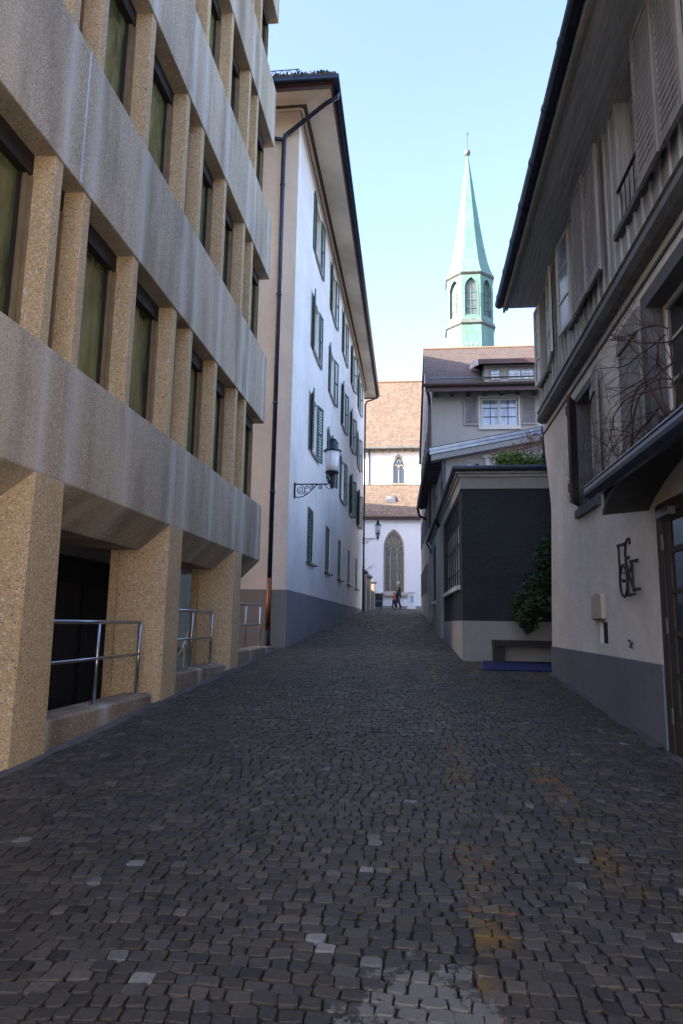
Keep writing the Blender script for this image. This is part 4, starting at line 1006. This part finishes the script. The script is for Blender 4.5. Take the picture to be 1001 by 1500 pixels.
    for i, (a, b) in enumerate(holes):
        w = window(u, a + .02, b - .02, 4.2, 5.64, .13, T, 'gframe', 'glassd', 1, 3, .05)
        MB().box(a - .1, b + .1, 4.08, 4.155, -.07, .12, u).build('sill', 'trim', w)
        MB().box(a - .07, a - .001, 4.156, 5.66, -.03, .05, u).build('jamb', 'board', w); MB().box(b + .001, b + .07, 4.156, 5.66, -.03, .05, u).build('jamb', 'board', w)
        if i in (0, 1):
            # white casement leaves swung open
            sides = ((b + .04, 1, 4, .38), (a - .04, -1, 6, .62)) if i == 0 else ((b + .05, 1, 6, .56),)
            for (h0, sg, an, L) in sides:
                t = R(an)
                ff = F(u(h0, 0, -.05), (-math.sin(t), sg * math.cos(t), 0), (math.cos(t), sg * math.sin(t), 0))
                lf = window(ff, 0, L, 4.2, 5.62, 0, w, 'wframe', 'glasssky', 1, 3, .055, .03, .035, 'casement', 'casement_pane')
        if i == 2:
            m = MB()
            for z in (4.58,): m.tube([u(a + .02, z, -.04), u(b - .02, z, -.04)], .018, 8)
            for q in range(6): m.tube([u(a + .08 + q * .14, 4.16, -.02), u(a + .08 + q * .14, 4.58, -.02)], .006, 5)
            m.build('window_rail', 'iron', w)
        if i in (1, 2, 3):
            spots = []
            if i == 1: spots = [(8.60, -1)]
            if i == 2: spots = [(6.02, -1)]
            if i == 3: spots = []
            for h0, sg in spots:
                for lf in range(2):
                    L = .56 if i == 1 else .52
                    y0_ = h0 - (lf + 1) * L - lf * .015
                    m = MB(); louvre(u, y0_, y0_ + L, 4.00, 5.58, -.14 + .012 * lf, .04, 19, .055, False, m, True)
                    m.build('shutter', 'shutg', w)
    # eaves
    se = 1.60
    MB().box(ya, ye + .06, z1 + .001, z1 + .04, -(xu - se), .6, u).build('soffit', 'soffitR', T)
    MB().box(ya, ye + .09, z1 - .07, z1 + .13, -(xu - se) - .04, -(xu - se) - .001, u).box(ya, ye + .085, z1 - .03, z1 + .0, -(xu - se) + .0, -(xu - se) + .05, u).build('fascia', 'gframe', T)
    m = MB(); gx = se - .10; m.tube([(gx, ya, z1 + .10), (gx, ye + .1, z1 + .10)], .085, 12)
    y = -2.0
    while y < ye: m.tube([(gx, y, z1 + .10), (gx, y + .035, z1 + .10)], .093, 12); y += .92
    m.build('gutter', 'gut', T, smooth=False)
    MB().prism([V((gx + .03, ya, z1 + .17)), V((gx + .03, ya, z1 + .23)), V((5.6, ya, 9.2)), V((9.6, ya, z1)), V((9, ya, z1))], (0, ye + .1 - ya, 0)).build('roof', 'rooftile2', T)
    m = MB(); y = 0
    rnd = random.Random(4)
    while y < ye: m.lathe((gx - .02, y, z1 + .17), [(.05, -.02), (.05, -.004), (.02, .008)], 8); y += .19
    for y, h in ((4.3, .16), (5.9, .10), (3.4, .1)): m.tube([(gx - .05, y, z1 + .2), (gx - .09, y, z1 + .2 + h)], [.02, .008], 5)
    m.build('tile_edge', 'rooftile2', T)
    MB().box(ya, ya + .3, -3, z1, .2, 7, f).box(ya, 12, -3, z1, 6.8, 7, f).build('rear_wall', 'right', T)
    # ---- canopy above the door
    C_ = MB(); xc = 1.76; n = 14; y0c, y1c = 3.6, 6.72
    def arch(t, th):                        # t 0..1 along Y
        y = y1c + (y0c - y1c) * t; return y, 1.06 + .36 * math.sin(math.pi * min(1, max(0, t))) ** .8 + th
    for i in range(n):
        (ya_, za), (yb_, zb) = arch(i / n, 0), arch((i + 1) / n, 0)
        C_.loft([V((xc, ya_, za)), V((xc, ya_, za + .05)), V((2.262, ya_ + .22, za + .13)), V((2.262, ya_ + .22, za + .08))],
                [V((xc, yb_, zb)), V((xc, yb_, zb + .05)), V((2.262, yb_ + .22, zb + .13)), V((2.262, yb_ + .22, zb + .08))])
    cn = C_.build('canopy', 'cornice', T)
    m = MB()
    m.tube([(xc - .03, 6.98, 1.33), (xc - .03, 3.6, 1.33)], .075, 14); m.build('canopy_gutter', 'gut', cn)
    m = MB(); m.prism([V((xc - .0, 6.95, 1.38)), V((2.262, 6.95, 1.62)), V((2.262, 6.95, 1.58)), V((xc, 6.95, 1.34))], (0, -3.3, 0)); m.build('canopy_roof', 'gut', cn)
    m = MB()
    m.tube([(xc - .085, 6.98, 1.39), (xc - .085, 3.6, 1.39)], .012, 6)
    m.build('gutter_bead', 'zinc', cn)
    # flat front board between arch and gutter
    m = MB()
    for i in range(n):
        (ya_, za), (yb_, zb) = arch(i / n, .05), arch((i + 1) / n, .05)
        if za > 1.36 and zb > 1.36: continue
        m.quad(V((xc + .02, ya_, min(za, 1.36))), V((xc + .02, yb_, min(zb, 1.36))), V((xc + .02, yb_, 1.37)), V((xc + .02, ya_, 1.37)))
    m.build('canopy_front', 'cornice', cn)
    # ---- small things on the wall
    b = thing('meter_box', f(8.9, .1, 0), 'small cream metal box with rusty lower edge on the plaster wall', 'box')
    MB().box(8.68, 9.16, .10, .395, -.055, .002, f).build('housing', 'pipew', b, bevel=.006)
    MB().box(8.72, 9.12, .085, .099, -.05, .002, f).box(8.9, 8.97, .396, .404, -.05, -.02, f).build('rust_edge', 'rust', b)
    h = MB(); h.tube([f(7.72 + .045 * math.cos(t * .5), -.17 + .04 * math.sin(t * .5), -.02) for t in range(1, 10)], .006, 6)
    h.tube([f(7.66, -.15, .01), f(7.66, -.19, -.03), f(7.66, -.22, -.01)], .008, 6)
    o = h.build('wall_hook', 'iron'); tag(o, 'small bent black iron hook low on the plaster wall', 'hook')
    # ---- iron letter sign
    s = thing('iron_sign', f(7.5, .6, 0), 'black wrought-iron letter sign mounted on the plaster wall left of the door', 'sign')
    def PX(l, w=-.07): return [f(7.80 - a * .66, .92 - b * .60, w) for a, b in l]
    m = MB()
    def bar(l, r=.011, w=-.07): m.tube(PX(l, w), r, 6)
    bar([(-.03, .05), (.10, .05), (.38, .06)], .014); bar([(.04, .03), (.05, .62)], .012); bar([(.07, .42), (.36, .42)], .009)       # E / F stroke
    bar([(.66, .10), (.63, .0), (.52, .0), (.43, .09), (.39, .25), (.42, .42), (.50, .55), (.60, .58), (.68, .50), (.68, .44)], .013)   # C
    bar([(.24 + .20 * math.cos(t * .3927), .72 + .28 * math.sin(t * .3927)) for t in range(17)], .014)                                     # O
    bar([(.46, .45), (.46, .98)], .012); bar([(.47, .55), (.78, .93)], .012); bar([(.44, .98), (.80, .97)], .012)                          # K
    bar([(.62, .40), (1.0, .41)], .014); bar([(.72, .40), (.72, .92)], .012); bar([(.74, .88), (1.02, .90)], .018)                          # [
    bar([(.18, .70), (.28, .72)], .02); bar([(.46, .33), (.55, .33)], .02)
    m.build('letters', 'iron', s)
    m = MB()
    for a, b_ in ((.05, .06), (.05, .55), (.72, .42), (.72, .9), (.46, .95), (.24, .98)): m.tube([PX([(a, b_)], -.07)[0], PX([(a, b_)], .01)[0]], .006, 6)
    m.build('mounting_pins', 'iron', s)
    # ---- bare climbing vine
    rnd = random.Random(17)
    vt = thing('bare_vine', (2.2, 6.2, 1.5), 'leafless tangled climbing vine spreading over wall and window above the canopy', 'climbing plant')
    m = MB()
    def twig(p, d, L, r, dep):
        pts = [p]; rr = [r]; n_ = max(4, int(L / .055)); cur = V(d)
        for i in range(n_):
            cur = (cur + V((rnd.gauss(0, .08), rnd.gauss(0, .10), rnd.gauss(0, .10) - .03))).normalized()
            q = pts[-1] + cur * (L / n_)
            if q.x > 2.2: q.x = 2.2; cur.x = -abs(cur.x)
            if q.x < 1.78: q.x = 1.78; cur.x = abs(cur.x)
            if q.z > 3.25: q.z = 3.25; cur.z = -abs(cur.z)
            lo = 1.48
            if q.y > 9.3: break
            if q.z < lo: q.z = lo; cur.z = abs(cur.z)
            pts.append(q); rr.append(r * (1 - .75 * (i + 1) / n_))
            if dep > 0 and rnd.random() < (.30 if dep > 1 else .25):
                s_ = V((rnd.uniform(-.4, .2), rnd.uniform(-.9, .9), rnd.uniform(-.8, .9)))
                twig(q, (cur + s_).normalized(), L * rnd.uniform(.2, .45), rr[-1] * .6, dep - 1)
        m.tube(pts, rr, 5, False)
    twig(V((2.15, 5.75, 1.5)), V((-.1, .1, 1)), .8, .020, 1); twig(V((2.12, 5.65, 1.5)), V((-.1, -.1, 1)), 1.0, .018, 1)
    for i in range(8):
        a = rnd.uniform(-.15, .75)
        twig(V((2.1, 5.75 + rnd.uniform(-.2, .2), 1.75 + rnd.uniform(0, .8))), V((-.15, math.cos(a), math.sin(a))), rnd.uniform(1.3, 3.7), .0075, 2)
    for i in range(12):
        a = rnd.uniform(0, 6.28); twig(V((2.08, 5.7 + rnd.uniform(-.2, .3), 1.6 + rnd.uniform(0, .7))), V((-.2, math.cos(a), math.sin(a))), rnd.uniform(.3, .8), .006, 1)
    m.build('branches', 'bark', vt, fix=False)
right_house()

# ============================================================ END OF THE STREET
def street_end():
    for i, (y, zt, lab) in enumerate(((38.9, 3.0, 'nearest weathered stone gate pier with dark cap, past the white house'), (41.3, 2.9, 'middle weathered stone gate pier with dark cap'), (44.2, 2.75, 'farthest and smallest weathered stone gate pier before the church'))):
        x = -3.15 + .08 * i
        t = thing('gate_pier', (x, y, gz(y)), lab, 'gate pier', 'stone gate piers past the white house')
        MB().xyz(x - .25, x + .22, y - .25, y + .25, gz(y) - .05, zt - .25).build('shaft', 'stone', t, bevel=.02)
        MB().lathe((x - .015, y, zt - .25), [(.36, 0), (.46, .08), (.46, .14), (.30, .22), (.2, .28)], 4, math.pi / 4).build('cap', 'trim', t)
    MB2 = MB(); MB2.xyz(-3.35, -3.0, 42.6, 43.0, gz(42) - .05, 1.45)
    o = MB2.build('stone_post', 'annexlow', bevel=.03); tag(o, 'pale squat stone post at the foot of the gate piers', 'post')
    m = MB().xyz(-3.5, -3.3, 37.5, 49.9, .3, 2.3); o = m.build('garden_wall', 'stone'); tag(o, 'low weathered garden wall between the gate piers', 'wall')
    # bare tree
    rnd = random.Random(9); t = thing('bare_tree', (-3.9, 46, 1), 'small leafless tree reaching over the gate piers before the church wall', 'tree')
    m = MB(); m2 = MB(); m.tube([(-4.2, 46, gz(46) - .1), (-4.1, 46, 2.4), (-3.9, 46, 3.3)], [.09, .07, .04], 7)
    for i in range(16):
        p = V((-4.0, 46, rnd.uniform(2.6, 3.3))); d = V((rnd.uniform(-.4, 1), rnd.uniform(-.6, .6), rnd.uniform(.1, 1))).normalized()
        pts = [p]
        for j in range(6): d = (d + V((rnd.gauss(0, .15), rnd.gauss(0, .15), rnd.gauss(0, .15)))).normalized(); pts.append(pts[-1] + d * .22)
        m2.tube(pts, [.02 * (1 - j * .14) for j in range(7)], 4, False)
        for j in (2, 4): m2.tube([pts[j], pts[j] + V((rnd.uniform(-.1, .4), rnd.uniform(-.2, .2), rnd.uniform(-.1, .35)))], [.008, .003], 4, False)
    m.build('trunk', 'bark', t); m2.build('crown', 'bark', t)
    # waste container
    x0, x1, y = -2.96, -2.32, 45.5; g = gz(45.7)
    t = thing('waste_container', (-2.6, 45.8, g), 'dark wheeled waste container with pale scribbles, left of the church window', 'waste container')
    MB().loft([V((x0 + .05, y + .05, g + .14)), V((x1 - .05, y + .05, g + .14)), V((x1 - .05, y + .7, g + .14)), V((x0 + .05, y + .7, g + .14))], [V((x0, y, g + .95)), V((x1, y, g + .95)), V((x1, y + .75, g + .95)), V((x0, y + .75, g + .95))]).build('body', 'bin', t, bevel=.02)
    MB().xyz(x0 - .03, x1 + .03, y - .04, y + .8, g + .952, g + 1.03).build('lid', 'bin', t, bevel=.02)
    for xx in (x0 + .1, x1 - .1): MB().tube([(xx - .03, y + .12, g + .08), (xx + .03, y + .12, g + .08)], .08, 12).build('wheel', 'shoe', t)
    m = MB(); m.tube([(x0 + .18, y + .01, g + .45), (x0 + .24, y - .0, g + .6), (x0 + .3, y + .01, g + .46), (x0 + .36, y, g + .58), (x0 + .44, y + .01, g + .44), (x0 + .5, y, g + .56)], .014, 4); m.build('graffiti', 'wframe', t)
    # hoops
    t = thing('cycle_hoops', (-3.0, 44, gz(44)), 'low grey metal cycle hoops beside the waste container', 'cycle stand')
    for i in range(2):
        c = -3.0 + .0 * i; yy = 43.6 + .5 * i
        MB().tube([(c + .02 * i + .18 * math.cos(a), yy, gz(yy) + .28 * math.sin(a)) for a in [math.pi * q / 10 for q in range(11)]], .022, 6).build('hoop', 'steel', t)
    # white cabinet
    y = 48.6; g = gz(y); t = thing('street_cabinet', (-.48, y, g), 'white street cabinet with projecting cap standing before the church wall', 'cabinet')
    MB().xyz(-.72, -.24, y, y + .45, g + .14, g + 1.12).build('housing', 'util', t, bevel=.01)
    MB().xyz(-.80, -.16, y - .06, y + .5, g + 1.122, g + 1.22).build('cap', 'util', t, bevel=.01)
    MB().xyz(-.80, -.16, y - .06, y + .5, g - .02, g + .138).build('base', 'util', t, bevel=.01)
    MB().box(-.55, -.34, g + .45, g + .95, -.006, .0, F((0, y, 0), (1, 0, 0), (0, 1, 0))).build('sticker', 'poster', t)
    # kerb line before the church
    o = MB().xyz(-3.0, .9, 49.6, 49.99, gz(49.8) - .1, gz(49.8) + .18).build('kerb', 'stone'); tag(o, kind='structure')
street_end()

# ------------------------------------------------------------ people
def skin_body(name, joints, bones, mat, parent, sub=2):
    me = bpy.data.meshes.new(name); names = list(joints); o_ = origin(parent)
    me.from_pydata([V(joints[n][0]) - o_ for n in names], [(names.index(a), names.index(b)) for a, b in bones], [])
    o = bpy.data.objects.new(name, me); COL.objects.link(o); o.parent = parent
    sk = o.modifiers.new('skin', 'SKIN'); me.skin_vertices.new() if hasattr(me.skin_vertices, 'new') and not me.skin_vertices else None
    for i, n in enumerate(names):
        r = joints[n][1]; me.skin_vertices[0].data[i].radius = (r, r) if not isinstance(r, tuple) else r
    me.skin_vertices[0].data[0].use_root = True
    s = o.modifiers.new('sub', 'SUBSURF'); s.levels = 1; s.render_levels = sub
    me.materials.append(M[mat]); return o
def person(x, y, s, label, top, legs, hairm, turn, lead, reach):
    g = gz(y) + .01
    T = thing('person', (x, y, g), label, 'person')
    ct, st = math.cos(turn), math.sin(turn)
    def P(a, b, c): return V((x + (a * ct - b * st) * s, y + (a * st + b * ct) * s, g + c * s))
    J = {'pelvis': (P(0, 0, .93), .135 * s), 'waist': (P(0, .0, 1.08), .125 * s), 'chest': (P(0, .02, 1.28), (.16 * s, .13 * s)), 'neckb': (P(0, 0, 1.45), .075 * s), 'neck': (P(0, -.02, 1.52), .052 * s),
         'headb': (P(0, -.03, 1.58), .07 * s), 'head': (P(0, -.03, 1.66), .093 * s), 'crown': (P(0, -.02, 1.73), .07 * s)}
    B = [('pelvis', 'waist'), ('waist', 'chest'), ('chest', 'neckb'), ('neckb', 'neck'), ('neck', 'headb'), ('headb', 'head'), ('head', 'crown')]
    for sd, nm in ((-1, 'l'), (1, 'r')):
        st_ = lead * sd
        J['hip' + nm] = (P(.09 * sd, 0, .88), .095 * s); J['knee' + nm] = (P(.10 * sd, -.10 * st_ - .03, .49), .062 * s)
        J['ank' + nm] = (P(.10 * sd, -.2 * st_ + .03, .09), .042 * s); J['toe' + nm] = (P(.11 * sd, -.2 * st_ - .13, .035), .036 * s)
        J['sh' + nm] = (P(.17 * sd, .0, 1.40), .066 * s); J['elb' + nm] = (P(.23 * sd, .03 + .06 * st_, 1.12), .046 * s)
        hx, hy, hz = reach.get(nm, (.25 * sd, -.06 + .08 * st_, .86))
        J['wr' + nm] = (P(hx, hy, hz), .030 * s)
        B += [('pelvis', 'hip' + nm), ('hip' + nm, 'knee' + nm), ('knee' + nm, 'ank' + nm), ('ank' + nm, 'toe' + nm), ('chest', 'sh' + nm), ('sh' + nm, 'elb' + nm), ('elb' + nm, 'wr' + nm)]
        J['palm' + nm] = (P(hx, hy - .01, hz - .06), .030 * s); B.append(('wr' + nm, 'palm' + nm))
        for q in range(4):
            J['f%d%s' % (q, nm)] = (P(hx + (q - 1.5) * .006 * sd, hy - .03 + q * .018, hz - .145 + .008 * abs(q - 1)), .009 * s); B.append(('palm' + nm, 'f%d%s' % (q, nm)))
        J['th' + nm] = (P(hx - .01 * sd, hy - .06, hz - .09), .010 * s); B.append(('palm' + nm, 'th' + nm))
    body = skin_body('body', J, B, 'skin', T)
    # face
    m = MB(); m.lathe(P(0, -.125, 1.635), [(.012 * s, -.02 * s), (.017 * s, 0), (.006 * s, .03 * s)], 8); m.build('nose', 'skin', T)
    m = MB()
    for e in (-.032, .032): m.lathe(P(e, -.112, 1.675), [(.004 * s, -.008 * s), (.011 * s, 0), (.004 * s, .008 * s)], 8)
    m.build('eyes', 'shoe', T)
    hc = P(0, 0, 1.69); m = MB(); m.lathe(hc, [(.098 * s, -.05 * s), (.108 * s, 0), (.104 * s, .04 * s), (.075 * s, .085 * s), (.02 * s, .105 * s)], 14); m.build('hair', hairm, T, smooth=True)
    # jacket
    K = {n: J[n] for n in ('waist', 'pelvis', 'chest', 'neckb')}
    K = {'waist': (J['waist'][0], .16 * s), 'pelvis': (P(0, 0, .88), .165 * s), 'chest': (J['chest'][0], (.195 * s, .16 * s)), 'neckb': (P(0, 0, 1.46), .085 * s)}
    kb = [('waist', 'pelvis'), ('waist', 'chest'), ('chest', 'neckb')]
    for nm in 'lr':
        K['sh' + nm] = (J['sh' + nm][0], .085 * s); K['elb' + nm] = (J['elb' + nm][0], .064 * s); K['wr' + nm] = (J['wr' + nm][0], .045 * s)
        kb += [('chest', 'sh' + nm), ('sh' + nm, 'elb' + nm), ('elb' + nm, 'wr' + nm)]
    skin_body('jacket', K, kb, top, T)
    K = {'pelvis': (P(0, 0, .92), .15 * s)}; kb = []
    for nm in 'lr':
        K['hip' + nm] = (J['hip' + nm][0], .112 * s); K['knee' + nm] = (J['knee' + nm][0], .08 * s); K['ank' + nm] = (J['ank' + nm][0], .062 * s)
        kb += [('pelvis', 'hip' + nm), ('hip' + nm, 'knee' + nm), ('knee' + nm, 'ank' + nm)]
    skin_body('trousers', K, kb, legs, T)
    for nm in 'lr':
        skin_body('shoe', {'h': (J['ank' + nm][0] - V((0, 0, .03 * s)), .055 * s), 't': (J['toe' + nm][0] + V((0, 0, .015 * s)), .047 * s)}, [('h', 't')], 'shoe', T, 1)
    return T
person(-1.24, 43, .965, 'adult with pale hair in a dark jacket and dark trousers, walking beside a child', 'navy', 'jeans', 'hair', R(-75), 1, {'l': (-.30, -.12, .90)})
person(-1.50, 42.9, .60, 'small child in a bright red jacket walking next to the adult', 'red', 'jeans', 'hairb', R(-70), -1, {'r': (.30, -.05, 1.25)})

# unseen house, added out of frame to the left to shade the church aisle
def add_shade_house():
    T = thing('unseen_shade_house', (-20, 44, 1), 'unseen plain white house added out of frame to shade the lower church wall', 'house')
    MB().xyz(-30, -12, 40, 48, .5, 12.5).build('wall', 'white', T)
    MB().prism([V((-31, 39.3, 12.5)), V((-31, 44, 16)), V((-31, 48.7, 12.5))], (19.6, 0, 0)).build('roof', 'rooftile2', T)
add_shade_house()

# ============================================================ SKY, SUN, CAMERA
SUN_AZ = (-.87, -.50); EL = R(29)
wd = bpy.data.worlds.new('World'); S.world = wd; wd.use_nodes = True
nt = wd.node_tree; bg = nt.nodes['Background']
sky = nt.nodes.new('ShaderNodeTexSky'); sky.sky_type = 'NISHITA'; sky.sun_disc = False
sky.sun_elevation = EL; sky.sun_rotation = math.atan2(SUN_AZ[0], SUN_AZ[1])
sky.altitude = 400; sky.air_density = 1.0; sky.dust_density = 2.6; sky.ozone_density = 2.2
nt.links.new(mix(nt, 1.0, sky.outputs[0], (1.06, .96, .985), 'MULTIPLY'), bg.inputs[0]); bg.inputs[1].default_value = .15
d = V((SUN_AZ[0], SUN_AZ[1], 0)).normalized() * math.cos(EL) + Z * math.sin(EL)
sl = bpy.data.lights.new('sun', 'SUN'); sl.energy = 3.4; sl.angle = R(.5); sl.color = (1, .90, .76)
so = bpy.data.objects.new('sun', sl); COL.objects.link(so); so.rotation_euler = d.to_track_quat('Z', 'Y').to_euler(); so.location = (-20, -20, 30)

cam = bpy.data.cameras.new('camera'); co = bpy.data.objects.new('camera', cam); COL.objects.link(co)
rt, up, fw = V((.99377, .11023, .01643)), V((.0015, -.1607, .987)), V((-.11144, .98083, .15986))
co.matrix_world = Matrix((( rt.x, up.x, -fw.x, 0), (rt.y, up.y, -fw.y, 0), (rt.z, up.z, -fw.z, 0), (0, 0, 0, 1)))
cam.sensor_fit = 'VERTICAL'; cam.sensor_height = 36; cam.lens = 1001 / 1500 * 36
cam.clip_start = .05; cam.clip_end = 3000
S.camera = co
S.render.resolution_x = 683; S.render.resolution_y = 1024
S.view_settings.view_transform = 'Standard'; S.view_settings.look = 'None'; S.view_settings.gamma = 1; S.view_settings.exposure = 2.36
